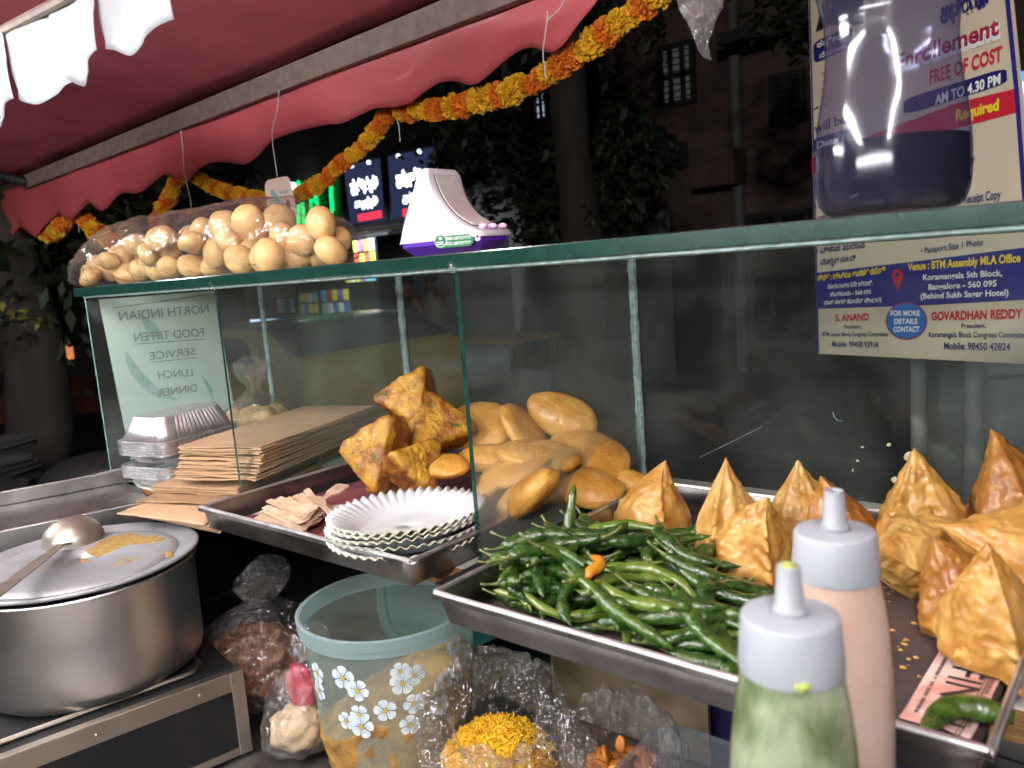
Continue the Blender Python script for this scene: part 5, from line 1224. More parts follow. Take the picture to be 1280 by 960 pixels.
def garland(path, r, label, y_=None, cnt=None, mixer=lambda s: 0):
    P = [on_plane(x, y, GP, Bn) for x, y in path]; P = smoothpts(P, 8); L = [0]
    for i in range(1, len(P)): L.append(L[-1]+(P[i]-P[i-1]).length)
    t = thing('marigold_garland', label, 'garland', P[len(P)//2]); g = G(); g.tube(P, .0012, 5); mk('string', g, M['thread'], t)
    n = cnt or int(L[-1]/(r*1.16)); k = 0; protos = {}
    random.seed(len(path))
    for i in range(n):
        s = L[-1]*(i+.5)/n
        while k < len(L)-2 and L[k+1] < s: k += 1
        f_ = (s-L[k])/max(1e-6, L[k+1]-L[k]); p = P[k].lerp(P[k+1], f_)+Vector((random.uniform(-1,1),random.uniform(-1,1),random.uniform(-1,1)))*r*.12
        key = ('marigold_orange' if math.sin(i*1.9+mixer(i))+.25*random.uniform(-1,1) > .1 else 'marigold_yellow', i % 3)
        if key not in protos:
            me = mk('flower', flower_geo(hash(key[1])+5, r), M[key[0]], None, smooth=False).data; ob_ = [o for o in bpy.data.objects if o.data == me][0]; protos[key] = ob_
            o = ob_
        else: o = protos[key].copy(); COL.objects.link(o)
        o.parent = t; o.location = p-root_loc(t); o.rotation_euler = (random.uniform(0,6),random.uniform(0,6),random.uniform(0,6)); s_ = random.uniform(.86,1.14); o.scale = (s_,s_,s_)
    return t
garland([(830,-14),(806,2),(772,30),(738,56),(706,78),(676,97),(645,112),(612,122),(580,130),(545,135),(516,137),(498,140)], .0205, 'fat marigold garland running from the top centre along the right part of the valance')
garland([(484,142),(474,158),(458,178),(440,194),(420,212),(402,228),(382,239),(362,248),(338,250),(314,247),(292,242),(268,234),(250,224),(236,212)], .0185, 'marigold garland swagged from the valance down behind the hanging card')
garland([(228,213),(221,224),(216,237),(210,250),(202,262),(196,280)], .023, 'short marigold garland end dropping behind the bag of puris')
garland([(46,286),(56,292),(66,290),(76,282),(83,270)], .03, 'short loop of marigolds under the left end of the valance')
garland([(103,274),(112,282),(122,290),(134,298),(146,306)], .028, 'marigold garland slanting down to the left tip of the bag of puris')
# threads
def thread(name, label, pts, r=.0009, m='clear_thread', plane=None):
    P = [on_plane(x, y, plane or B0-Bn*.004, Bn) for x, y in pts]; P = smoothpts(P, 5)
    P = [p+Vector((.0012*fbm((i*.4,1,1)),0,.001*fbm((i*.4,5,1)))) for i, p in enumerate(P)]
    g = G(); g.tube(P, r, 5); return tag(mk(name, g, M[m], None, loc=P[0]), label, 'string')
thread('string', 'pale string hanging from the awning bar at the first garland loop', [(226,163),(229,190),(230,212),(236,240),(240,262)])
thread('string', 'pale doubled string holding the hanging card', [(349,112),(346,140),(340,165),(343,195),(347,222)], .0011)
thread('string', 'loose pale string curling over the red valance in the middle', [(684,14),(684,25),(679,60),(680,78),(683,98)], .0011)
thread('string', 'frayed pale string end crossing the knot near the top of the valance', [(708,-6),(700,10),(690,20),(683,26)], .0011)
thread('string', 'short white string end below the garland joint', [(496,148),(499,160),(500,177)], .0012, plane=GP)
thread('string', 'thin clear thread stretched along the lower edge of the valance', [(236,204),(290,190),(340,176)], .0007, plane=GP)
thread('string', 'short pale string end below the left valance', [(97,276),(98,284),(99,291)], .0012, plane=GP)
# card
cp_ = on_plane(350,250, B0-Bn*.004, Bn)
cdv = thing('hanging_card', 'small rounded cream card printed with a cone, hanging on a string from the awning', 'card', cp_)
CP, CN = cp_, Vector((math.cos(VIEW(cp_)), math.sin(VIEW(cp_)), 0))
def cpx(x, y, l=0): return on_plane(x, y, CP, CN)+CN*l
def round_poly(P, k=5, fr=.16):
    out = []; n = len(P)
    for i in range(n):
        a, b, c = Vector(P[i-1]), Vector(P[i]), Vector(P[(i+1)%n]); s = b.lerp(a, fr); e = b.lerp(c, fr)
        for j in range(k+1): t = j/k; out.append(s*(1-t)**2+b*2*t*(1-t)+e*t*t)
    return out
out = round_poly([Vector((330,226)),Vector((362,219)),Vector((373,277)),Vector((337,282))], 5, .2)
g = G(); F = [cpx(p.x,p.y) for p in out]; n = len(F); g.add(F+[p-CN*.0015 for p in F], [tuple(range(n)), tuple(reversed(range(n,2*n)))]+[(i,i+n,(i+1)%n+n,(i+1)%n) for i in range(n)]); mk('card', g, mat('card_cream', '#e3cfc2', .5), cdv, smooth=False)
def cpoly(nm, pts, m, l=.0006): g = G(); g.quad(*[cpx(x,y,l) for x, y in pts]); return mk(nm, g, m, cdv, smooth=False)
cpoly('print', [(336.5,244),(342,250),(346,258),(348,268),(346,281),(340,281.5)], mat('card_yellow', '#e0c060', .5), .0005)
cpoly('print', [(337,238),(341,236.5),(345,241),(349,249),(354,262),(357,272),(352,277),(347,275),(346,262),(341,250)], mat('card_teal', '#8fb0ae', .5))
cpoly('print', [(351,262),(355,271),(358,280),(350,280.5)], mat('card_pale', '#d9dde0', .5), .0008)
cpoly('print', [(358.5,249),(363,252),(363.5,258),(362,267),(357,256)], mat('card_brown', '#7c5240', .5)); cpoly('print', [(356,265),(362,272),(366,278),(356,280)], MATS['card_brown'], .0009)
g = G(); letter(g, 'whale', cpx(348.5,243), cpx(359.5,241), cpx(348.5,237.6)-cpx(348.5,243), CN, .02, lift=.0008); mk('lettering', g, mat('card_ink', '#8494a8', .6), cdv, smooth=False)
g = G(); g.quad(*[cpx(347.5+1.2*math.cos(a), 229+1.2*math.sin(a), .0008) for a in np.linspace(0,2*PI,10,endpoint=False)]); mk('punch_hole', g, M['white_paper'], cdv, smooth=False)
# silvery plastic wrap hanging at the top
fp = [(838,-30),(846,0),(852,18),(862,36),(872,52),(880,70),(884,74),(885,68),(880,54),(890,32),(899,12),(904,0),(908,-30)]
sw = thing('plastic_wrap', 'crinkled clear plastic wrap with a pointed end hanging at the top right of centre', 'plastic wrap', away(875,0,.95))
Lf = [on_y(x, y, .70) for x, y in fp[:7]]; Rt = [on_y(x, y, .70) for x, y in [(908,-30),(904,0),(899,12),(890,32),(880,54),(882,66),(885,74)]]
Lf = smoothpts(Lf, 4); Rt = smoothpts(Rt, 4); n = len(Lf)
def swf(u, v):
    i = min(int(v*(n-1)), n-2); f_ = v*(n-1)-i; a = Lf[i].lerp(Lf[i+1], f_); b = Rt[i].lerp(Rt[i+1], f_); p = a.lerp(b, u); p.y += .018*math.sin(u*PI)*(1-v)**.5*-1+.006*fbm((u*4,v*6,1)); return p
def swb(u, v): p = swf(u, v); q = Lf[0]; p.y += .036*math.sin(u*PI)*(1-v)**.5+.003; return p
g = G(); g.grid(swf, 16, 36); g.grid(swb, 16, 36); mk('film', g, film('wrap_film', tint=(.85,.85,.85), haze=.22, gloss=.3, bump=1.0, bscale=60, rough=.15, hazecol=(.5,.5,.5), edge=.5), sw, sharp=0)

# ================================================================== POSTER ON ITS POLES
d1 = ray(298,422).normalized(); PD0 = V(-.837,2.383,.232)
upv = (Vector((0,0,1)) - d1*d1.z).normalized(); PNn = d1.cross(upv).normalized()
if PNn.dot(PD0-Vector((0,0,EYE))) > 0: PNn = -PNn
po = thing('poster_board', 'cream campaign banner with blue and red bands on poles behind the case', 'banner', on_plane(1150,440,PD0,PNn))
def ppx(x, y, l=0): return on_plane(x, y, PD0, PNn)+PNn*l
def ppoly(nm, pts, m, l=.001, par=None): g = G(); g.quad(*[ppx(x,y,l) for x, y in pts]); return mk(nm, g, m, par or po, smooth=False)
PC = [(1008,-90),(1250,-160),(1262,0),(1274,120),(1298,456),(1022,442),(1016,200)]
F = [ppx(*p) for p in PC]; n = len(F); g = G(); g.add(F+[p-PNn*.012 for p in F], [tuple(range(n)), tuple(reversed(range(n,2*n)))]+[(i,i+n,(i+1)%n+n,(i+1)%n) for i in range(n)]); mk('banner_sheet', g, M['poster_cream'], po, smooth=False)
PB, PR_, PY, PW, PNV = M['poster_blue'], M['poster_red'], M['poster_yellow'], M['print_white'], M['print_navy']
def pline(nm, pts, wd, m, l=.0016, par=None):
    g = G()
    for (a, b) in zip(pts[:-1], pts[1:]): g.quad(ppx(a[0]-wd,a[1],l), ppx(b[0]-wd,b[1],l), ppx(b[0]+wd,b[1],l), ppx(a[0]+wd,a[1],l))
    return mk(nm, g, m, par or po, smooth=False)
pline('border', [(1010,-90),(1018,200),(1023.5,441)], 1.0, PB); pline('border', [(1250,-90),(1260,0),(1272,120),(1296,455)], 3.0, PB)
ppoly('colour_band', [(1015,197),(1195,129),(1272,110),(1274,140),(1195,161),(1015.5,217)], PR_)
ppoly('colour_band', [(1020,341),(1150,326),(1290,308),(1294,374),(1150,382),(1021,386)], PB)
def ptx(s, a, b, h, m, bold=.014, l=.0026, nm='lettering', par=None):
    g = G(); letter(g, s, ppx(*a), ppx(*b), ppx(a[0],a[1]-h)-ppx(*a), PNn, bold, lift=l); return mk(nm, g, m, par or po, smooth=False)
def ppill(pts, m): ppoly('colour_band', [(p.x,p.y) for p in round_poly([Vector(p) for p in pts], 5, .22)], m, .0018)
ppill([(1017,53),(1066,32),(1066,58),(1018,80)], PNV); ppill([(1017,174),(1070,158),(1070,176),(1017,191)], PNV); ppill([(1130,124),(1259,84),(1260,104),(1130,144)], PNV)
ppoly('portrait', [(1036,-60),(1080,-60),(1080,30),(1038,32),(1020,40),(1026,15),(1031,-10)], M['hair'], .0018)
ptx('ಕಛೇರಿ', (1022,60),(1060,46), 7, PW); ptx('ನೇಮಕಾ', (1025,73),(1060,60), 6, PW); ptx('will be', (1019,167),(1058,153), 12, PNV, .03); ptx('Date :', (1022,186),(1056,176), 9, PW, .03)
ptx('ಅಗತ್ಯ ದಾಖಲೆ', (1024,209),(1110,181), 10, PY, .03)
g = G()
for i in range(5):
    y = 92+10*i
    for (a, b) in (((1027,y),(1036,y-3)),): g.quad(ppx(a[0],a[1],.0016), ppx(b[0],b[1],.0016), ppx(b[0],b[1]+.8,.0016), ppx(a[0],a[1]+.8,.0016))
g.quad(ppx(1018,136,.0016), ppx(1024,132,.0016), ppx(1024,135,.0016), ppx(1018,138,.0016)); mk('lettering', g, M['ink'], po, smooth=False)
for i, (y, s) in enumerate(((228,'• ಆಧಾರ್ ಪ್ರತಿ'),(243,'• ಮತದಾರ ಪ್ರತಿ'),(258,'• ವಿದ್ಯುತ್ ಬಿಲ್'),(273,'• ಬ್ಯಾಂಕ್ ಪ್ರತಿ'))): ptx(s, (1020,y+3),(1075,y-6), 6, PNV, .02)
ptx('ಅಭಿಯಾನ', (1176,30),(1240,4), 24, PNV, .05); ptx('ಅಭಿಯಾನ', (1178,27),(1238,2.5), 19, PB, .0, .0038)
ptx('Enrollement', (1120,92),(1251,46), 22, PW, .075, .0022); ptx('Enrollement', (1122,88),(1250,42), 20, PNV, .03, .0032); ptx('Enrollement', (1122,87.3),(1250,41.3), 19, PR_, .008, .0042)
ptx('FREE OF COST', (1163,105),(1254,75), 17, PR_, .03); ptx('AM TO 4.30 PM', (1170,131),(1252,104.5), 12.5, PW, .03, .0032)
ptx('Required', (1196,151),(1250,137), 14, PY, .04, .0032)
for s, xa, xb, y in (('Copy',1165,1199,186),('Data Copy',1172,1220,205),('Bill Copy',1170,1217,227),('Paid Receipt Copy',1190,1252,250)): ptx(s, (xa, y+ (xb-xa)*.11),(xb, y-10+8), 11.5, PNV, .016)
ptx('• ವಿಳಾಸ ಪುರಾವೆ', (1021,317),(1082,309), 7, PNV, .02); ptx('ಮೊಬೈಲ್ ನಂಬರ್', (1026,331),(1071,325), 6.5, PNV, .02)
ptx('• Passport Size 1 Photo', (1152,317),(1230,306), 7.5, PNV, .02)
ptx('ಸ್ಥಳ : ಬಿಟಿಎಂ ಶಾಸಕರ ಕಚೇರಿ', (1023,351),(1108,341), 7, PY, .03, .0032); ptx('ಕೋರಮಂಗಲ 5ನೇ ಬ್ಲಾಕ್,', (1036,361),(1092,356), 5.5, PW, .015, .0032); ptx('ಬೆಂಗಳೂರು - 560 095', (1039,370.5),(1090,367), 5, PW, .015, .0032); ptx('(ಸುಖ್ ಸಾಗರ್ ಹೋಟೆಲ್ ಹಿಂಭಾಗ)', (1031,380.5),(1103,377), 5, PW, .015, .0032)
ptx('Venue : BTM Assembly MLA Office', (1136,338),(1277,327), 9.5, PY, .03, .0032); ptx('Koramangala 5th Block,', (1155,350),(1254,344.5), 7.2, PW, .02, .0032); ptx('Bangalore - 560 095', (1162,362),(1247,357.5), 7.2, PW, .02, .0032); ptx('(Behind Sukh Sagar Hotel)', (1152,373.5),(1262,369), 7.2, PW, .02, .0032)
pin = ppoly('map_pin', [(1123+7*math.cos(a), 343.5+7*math.sin(a)) for a in np.linspace(PI*.88, PI*2.12, 14)]+[(1123.5,364)], PR_, .003); ppoly('pin_hole', [(1123+2.8*math.cos(a), 343.5+2.8*math.sin(a)) for a in np.linspace(0,2*PI,12,endpoint=False)], PB, .004, pin)
ptx('S. ANAND', (1045,401),(1087,400), 8.5, PR_, .03); ptx('President,', (1056,410.5),(1078,410.5), 5, PNV, .015); ptx('BTM Layout Block Congress Committee', (1029,420),(1111,420), 5.2, PNV, .015); ptx('Mobile: 99458 93916', (1041,433),(1099,434), 7, PNV, .02)
ptx('GOVARDHAN REDDY', (1165,400),(1279.5,397), 10.5, PR_, .035); ptx('President,', (1203,410),(1233.5,409.5), 6, PNV, .015); ptx('Koramangala Block Congress Committee', (1162,421),(1287,422), 6.8, PNV, .015); ptx('Mobile: 98450 42824', (1181,436),(1264,438), 8.8, PNV, .025)
el = lambda rx, ry: [(1134+rx*math.cos(a), 401+ry*math.sin(a)) for a in np.linspace(0,2*PI,36,endpoint=False)]
rd = ppoly('badge', el(26,23.5), M['poster_rim'], .0022); ppoly('badge_face', el(24,21.8), M['poster_sky'], .003, rd)
for s, y, x0, x1 in (('FOR MORE',394.5,1115,1151.5),('DETAILS',404.5,1119.5,1148.5),('CONTACT',414.5,1118.5,1151)): ptx(s, (x0,y),(x1,y), 6.6, PW, .03, .0045, par=rd)
# poles behind it
def pole_thing(name, label, px, py, dist, r, m, z1):
    c = away(px, py, dist); g = G(); pts = [Vector((c.x,c.y,.0)), Vector((c.x,c.y,z1*.5)), Vector((c.x,c.y,z1))]; g.tube(pts, [r*1.03,r,r*.96], 24)
    return tag(mk(name, g, M[m], None, loc=(c.x,c.y,0)), label, 'pole')
pole_thing('concrete_post', 'thick greenish concrete post behind the banner, between two thin pipes', 1183, 500, 2.75, .066, 'concrete', 3.2)
pole_thing('metal_pole', 'thin pale pipe left of the concrete post under the banner', 1149, 500, 2.62, .022, 'pipe_pale', 2.9)
pole_thing('metal_pole', 'thin pale pipe right of the concrete post under the banner', 1218, 500, 2.62, .025, 'pipe_pale', 2.9)
ub = away(1290,520,3.1); t = thing('utility_cabinet', 'dull blue grey street cabinet behind the right end of the case', 'cabinet', (ub.x,ub.y,.13)); 
cx_ = away(1228,470,3.05); e_ = Vector((.76,.65,0)).normalized(); f_ = Vector((-e_.y,e_.x,0)); zt = cx_.z
g = G(); g.obox((cx_.x,cx_.y,.13), e_*.9, f_*.45, Vector((0,0,zt-.13))); mk('cabinet_body', g, M['cabinet_blue'], t, smooth=False, bevel=.008)
g = G(); g.obox(Vector((cx_.x,cx_.y,zt))-e_*.03-f_*.03, e_*.96, f_*.5, Vector((0,0,.03))); mk('cabinet_top', g, M['cabinet_blue'], t, smooth=False, bevel=.005)
g = G(); g.obox(Vector((cx_.x,cx_.y,.2))+e_*.06-f_*.006, e_*.36, f_*.005, Vector((0,0,zt-.3))); g.obox(Vector((cx_.x,cx_.y,.2))+e_*.46-f_*.006, e_*.36, f_*.005, Vector((0,0,zt-.3))); mk('door', g, M['cabinet_blue'], t, smooth=False, bevel=.002)
# strip of screen light at the right edge
lp_ = away(1277,105,4.2); g = G(); t = thing('glowing_sign', 'narrow panel glowing blue and white at the right edge beyond the banner', 'lit sign', (lp_.x,lp_.y,.13)); e_ = _r.copy(); e_.z = 0; e_.normalize()
for a, b, m in ((88,100,'screen_blue'),(100.5,116,'shop_glow'),(116.5,140,'screen_blue')):
    p = away(1274,b,4.2); q = away(1274,a,4.2); g = G(); g.obox((p.x,p.y,p.z), e_*.25, Vector((-e_.y,e_.x,0))*.04, Vector((0,0,q.z-p.z-.004))); mk('screen', g, M[m], t, smooth=False)
g = G(); p = away(1282,170,4.2); g.tube([(p.x,p.y,.0),(p.x,p.y,p.z)], .03, 10); mk('panel_post', g, M['pipe_grey'], t)
# ================================================================== THE STREET BEHIND, AT NIGHT
YB = 9.0
def wy(x, y, Y=YB): return on_y(x, y, Y)
def wall_box(g, px0, py0, px1, py1, Y, dep, ground=False):
    a = wy(px0,py0,Y); b = wy(px1,py1,Y); m = (a.x+b.x)/2
    z0 = 0.0 if ground else min(a.z,b.z); g.box((min(a.x,b.x), Y, z0), (max(a.x,b.x), Y+dep, max(a.z,b.z))); return g
def window(par, px0, py0, px1, py1, Y, paneM, bars=2, rows=2, fr=.05, grille=0):
    a = wy(px0,py0,Y); b = wy(px1,py1,Y); x0, x1 = min(a.x,b.x), max(a.x,b.x); z0, z1 = min(a.z,b.z), max(a.z,b.z)
    g = G(); g.box((x0,Y-.06,z0),(x1,Y-.002,z0+fr)); g.box((x0,Y-.06,z1-fr),(x1,Y-.002,z1)); g.box((x0,Y-.06,z0+fr),(x0+fr,Y-.002,z1-fr)); g.box((x1-fr,Y-.06,z0+fr),(x1,Y-.002,z1-fr))
    for i in range(1,bars): xx = x0+(x1-x0)*i/bars; g.box((xx-fr*.5,Y-.055,z0+fr),(xx+fr*.5,Y-.004,z1-fr))
    for i in range(1,rows): zz = z0+(z1-z0)*i/rows; g.box((x0+fr,Y-.045,zz-fr*.4),(x1-fr,Y-.008,zz+fr*.4))
    for i in range(grille): zz = z0+fr+(z1-z0-2*fr)*(i+.5)/grille; g.box((x0+fr,Y-.05,zz-.008),(x1-fr,Y-.04,zz+.008))
    f = mk('window', g, M['frame_dark'], par, smooth=False); g = G(); g.box((x0+fr*.5,Y-.03,z0+fr*.5),(x1-fr*.5,Y-.02,z1-fr*.5)); mk('pane', g, M[paneM], f, smooth=False); return f
def span(px): return wy(px, 300).x
bA = thing('building', 'dim pinkish plastered house with a drain pipe and outside stair across the street', 'house', (span(850), YB, 0))
g = G(); g.box((span(655),YB,0),(span(1130)+1.5,YB+4,9.5)); mk('wall', g, M['plaster_pink'], bA, smooth=False)
window(bA, 824,60,872,128, YB, 'lit_window_dim', 3, 2, .06, 8); window(bA, 962,95,1008,152, YB, 'window_dark', 2, 1, .05, 6); window(bA, 935,268,1015,305, YB, 'window_dark', 2, 1, .06, 0); window(bA, 700,95,728,136, YB, 'lit_window', 3, 1, .05, 3); window(bA, 668,112,688,150, YB, 'lit_window', 2, 1, .05, 3); window(bA, 945,345,1015,425, YB, 'window_dark', 3, 3, .06, 0)
g = G(); a = wy(917,-60); g.tube([(a.x,YB-.08,0),(a.x,YB-.08,9)], .07, 12); mk('drain_pipe', g, M['pipe_grey'], bA)
g = G(); A = wy(745,95); B = wy(860,178); 
for i in range(9):
    s = i/9; s2 = (i+1)/9; xa = A.x*(1-s)+B.x*s; xb = A.x*(1-s2)+B.x*s2; zz = A.z*(1-s2)+B.z*s2; g.box((xa,YB-.9,zz-.28),(xb-.001,YB-.002,zz))
mk('stair', g, M['plaster_dark'], bA, smooth=False)
g = G(); a = wy(735,255); b = wy(825,300); g.box((a.x,YB-.5,b.z),(b.x,YB-.003,a.z)); mk('shop_board', g, M['plaster_red'], bA, smooth=False)
g = G(); a = wy(700,315); b = wy(905,430); g.box((a.x,YB-.02,0),(b.x,YB-.004,a.z)); mk('gate', g, M['shutter'], bA, smooth=False)
g = G(); a = wy(880,195); b = wy(935,230); g.box((a.x,YB-.35,b.z),(b.x,YB-.003,a.z)); mk('ledge', g, M['plaster_pink'], bA, smooth=False)
g = G(); a = wy(930,55); b = wy(1120,58); g.box((a.x,YB-.7,a.z-.12),(b.x,YB-.003,a.z)); mk('sunshade', g, M['plaster_dark'], bA, smooth=False)
fc = thing('railing', 'dark iron railing in front of the pinkish house', 'railing', (span(750), YB-1.2, 0))
g = G(); x0, x1 = wy(715,270,YB-1.2).x, wy(835,270,YB-1.2).x; zt_ = wy(770,268,YB-1.2).z
for i in range(34): xx = x0+(x1-x0)*i/33; g.box((xx-.012,YB-1.212,.05),(xx+.012,YB-1.188,zt_))
mk('railing_bars', g, M['pipe_grey'], fc, smooth=False); g = G(); g.box((x0,YB-1.23,zt_-.1),(x1,YB-1.213,zt_-.05)); mk('rail', g, M['pipe_grey'], fc, smooth=False)
bB = thing('building', 'dark shop house with a lit magazine shop on its ground floor', 'house', (span(480), YB+.6, 0))
YC = YB+.6
g = G(); xa, xb = wy(282,300,YC).x, wy(652,300,YC).x; za = wy(430,300,YC).z
g.box((xa,YC,za),(xb,YC+4,9)); g.box((xa,YC+2.2,0),(xb,YC+4,za-.001)); g.box((xa,YC,0),(xa+.25,YC+2.199,za-.001)); g.box((xb-.25,YC,0),(xb,YC+2.199,za-.001)); mk('wall', g, M['plaster_dark'], bB, smooth=False)
window(bB, 585,120,635,175, YC, 'window_dark', 2, 2, .06, 0); window(bB, 540,40,600,95, YC, 'window_dark', 3, 2, .06, 0); window(bB, 420,60,500,125, YC, 'window_dark', 3, 2, .06, 0)
g = G(); a = wy(425,287,YC); b = wy(520,300,YC)
for i in range(26): xx = a.x+(b.x-a.x)*i/25; g.tube([(xx,YC-.05,a.z+.1),(xx+.05,YC-.7,a.z-.22)], .03, 6)
mk('shop_awning', g, M['shutter'], bB); 
# bright signboards
for nm, q, lab in (('l', [(427,205),(478,194),(484,279),(437,284)], 'lit shop signboard with glowing white lettering, left one of the pair'), ('r', [(482,193),(545,179),(552,272),(488,279)], 'lit shop signboard partly hidden behind the soundbox')):
    Ys = YC-.25; t = thing('signboard', lab, 'sign', wy(*q[3],Ys)); P = [wy(*p,Ys) for p in q]; F = P+[p+Vector((0,.18,0)) for p in P]; g = G(); g.add(F, [(3,2,1,0),(4,5,6,7)]+[((i),(i+1)%4,(i+1)%4+4,i+4) for i in range(4)]); mk('sign_case', g, M['sign_dark'], t, smooth=False)
    I = lambda u, v, l=.01: (P[0]*(1-u)*(1-v)+P[1]*u*(1-v)+P[2]*u*v+P[3]*(1-u)*v)+Vector((0,-l,0))
    g = G(); g.quad(I(.05,.04),I(.95,.04),I(.95,.96),I(.05,.96)); mk('sign_face', g, M['sign_panel'], t, smooth=False)
    g = G()
    for s, v0, hh_, u0, u1 in ((('ಕನ್ನಡಿ',.5,.2,.18,.88),('ಅಂಗಡಿ',.74,.15,.24,.84)) if nm == 'l' else (('ಪುಸ್ತಕ',.5,.2,.2,.95),('ಮಳಿಗೆ',.74,.15,.3,.9))):
        letter(g, s, I(u0,v0,.02), I(u1,v0,.02), I(u0,v0-hh_)-I(u0,v0), (0,-1,0), .06, lift=.004)
    mk('lettering', g, M['sign_letter'], t, smooth=False)
    g = G(); g.quad(I(.28,.82,.02),I(.9,.8,.02),I(.9,.91,.02),I(.28,.93,.02)); mk('red_strip', g, M['sign_red'], t, smooth=False)
    g = G()
    for u in (.3,.72): g.ball(I(u,.07,.05), .035, 8, 6)
    mk('spot_lamp', g, M['sign_spot'], t)
# board with green tubes
t = thing('green_board', 'dark green board with glowing green neon tubes behind the hanging card', 'neon sign', wy(400,282,YC-.3)); Yn = YC-.3
g = G(); P = [wy(*p,Yn) for p in [(360,236),(424,215),(428,292),(366,296)]]; F = P+[p+Vector((0,.1,0)) for p in P]; g.add(F, [(3,2,1,0),(4,5,6,7)]+[(i,(i+1)%4,(i+1)%4+4,i+4) for i in range(4)]); mk('board', g, mat('board_green', (.02,.05,.015), .6), t, smooth=False)
for path in ([(373,226),(373,250),(373,282)],[(377,248),(379,265),(380,285)],[(389,244),(389,262),(388,285)],[(394,240),(397,262),(405,282)],[(414,220),(414,245),(415,262),(410,278)]):
    g = G(); g.tube(smoothpts([wy(*p,Yn-.06) for p in path], 4), .032, 8); mk('neon_tube', g, M['neon_green'], t)
for k, (px, py) in enumerate([(306,259),(366,233),(309,262),(323,265)]):
    p = wy(px, py, YC-.35); g = G().ball(p, .07 if k < 2 else .035, 10, 8); tag(mk('bulb', g, M['bulb_small'], None, loc=p), ('small white bulb above the bag of puris by the left garland','small white bulb beside the hanging card','small white bulb, middle of three over the bag of puris','small white bulb, lowest of three over the bag of puris')[k], 'bulb')
# magazine racks
random.seed(23); cols = ['#e8e04a','#c9d84a','#5fb4d8','#e8e6dc','#d0443a','#7fc0b0','#f0c030','#3a6fb0','#d8d8e0','#9a5fb0']
cms = [mat('cover_%s' % c, w, .5) for c, w in zip(['yellow','lime','sky','white','red','mint','gold','blue','grey','violet'], cols)]
rk = thing('magazine_rack', 'rack full of bright magazine covers under the lit sign, seen through the glass', 'rack', wy(440,392,YC-.6)); Yr = YC-.75
for i, (x0, x1, y0, y1) in enumerate([(440,470,300,330),(400,438,362,392),(372,398,366,392),(430,470,334,352),(340,368,372,392)]):
    a = wy(x0,y0,Yr); b = wy(x1,y1,Yr); xa, xb = a.x, b.x; za, zb = max(a.z,b.z), min(a.z,b.z)
    if za-zb < .12: zb = za-.3
    g = G(); g.box((xa,Yr+.03,zb),(xb,Yr+.06,za)); mk('rack_back', g, M['sign_dark'], rk, smooth=False)
    nx = max(3, int((xb-xa)/.13)); ny = max(1, int((za-zb)/.17))
    for ix in range(nx):
        for iy in range(ny):
            g = G(); g.box((xa+(xb-xa)*(ix+.08)/nx, Yr, zb+(za-zb)*(iy+.06)/ny),(xa+(xb-xa)*(ix+.9)/nx, Yr+.012, zb+(za-zb)*(iy+.9)/ny)); mk('magazine', g, random.choice(cms), rk, smooth=False)
lt = bpy.data.lights.new('assumed_shop_lamp', 'AREA'); lt.shape = 'RECTANGLE'; lt.size = 2.6; lt.size_y = .06; lt.energy = 55; lt.color = (.86,.93,1)  # assumed lamp, not in view, added to light the magazine rack
lo = bpy.data.objects.new('assumed_shop_lamp', lt); COL.objects.link(lo); p = wy(430,285,Yr-1.1); lo.location = (p.x, YC-1.1, za+.95); lo.rotation_euler = (math.radians(32),0,0)
g = G(); g.tube([(p.x-1.3,YC-1.1,za+.98),(p.x+1.3,YC-1.1,za+.98)], .025, 8); 
tag(mk('assumed_shop_tube', g, M['lamp_body'], None, loc=(p.x,YC-1.1,za+.98)), 'assumed strip lamp under the eaves, added to light the magazine rack', 'lamp')
t = thing('glare_panel', 'added glowing white panel standing in for the pale glare above the yellow car', 'glow panel', wy(330,412,YC-1.0)); a = wy(288,397,YC-1.0); b = wy(372,413,YC-1.0); g = G(); g.box((a.x,YC-1.0,b.z-.05),(b.x,YC-.6,a.z)); mk('glare_case', g, M['sign_dark'], t, smooth=False); g = G(); g.box((a.x+.04,YC-1.03,b.z),(b.x-.04,YC-1.002,a.z-.05)); mk('light_panel', g, M['shop_glow'], t, smooth=False); g = G(); g.box((a.x+.1,YC-.9,0),(b.x-.1,YC-.7,b.z-.051)); mk('pedestal', g, M['sign_dark'], t, smooth=False)  # added emissive panel imitating a white glare over the car
# the yellow car; the white glare over it is the added panel above
YK = 2.9
cy0, cy1 = on_y(262,470,YK), on_y(372,420,YK)
car = thing('parked_car', 'yellow car with a dark roof parked behind the glass case', 'car', ((cy0.x+cy1.x)/2, YK+.75, 0))
xc0, xc1 = cy1.x-2.9, cy1.x
sec = [(0,.30),(0,.55),(.02,.76),(.06,.82),(.9,.90),(1.0,.93),(1.55,1.12),(1.75,1.16),(2.6,1.18),(3.05,1.15),(3.42,.98),(3.5,.92),(3.55,.6),(3.52,.3)]
L_ = 3.55; sc_x = (xc1-xc0)/L_
def cs(y): return [Vector((xc0+x*sc_x, y, z)) for x, z in smoothpts2] 
smoothpts2 = [(p.x,p.y) for p in smoothpts([Vector((a,b,0)) for a, b in sec], 3)]
g = G(); n = len(smoothpts2); ys = [(YK+.02,.05),(YK,.0),(YK+1.45,.0),(YK+1.43,.05)]
for (y, ins) in ys:
    for x, z in smoothpts2: g.v.append(Vector((xc0+x*sc_x+(ins if x < L_/2 else -ins), y+(.16*max(0,z-.92)/.4 if y < YK+.7 else -.16*max(0,z-.92)/.4), z-(ins*.6 if z > .5 else 0))))
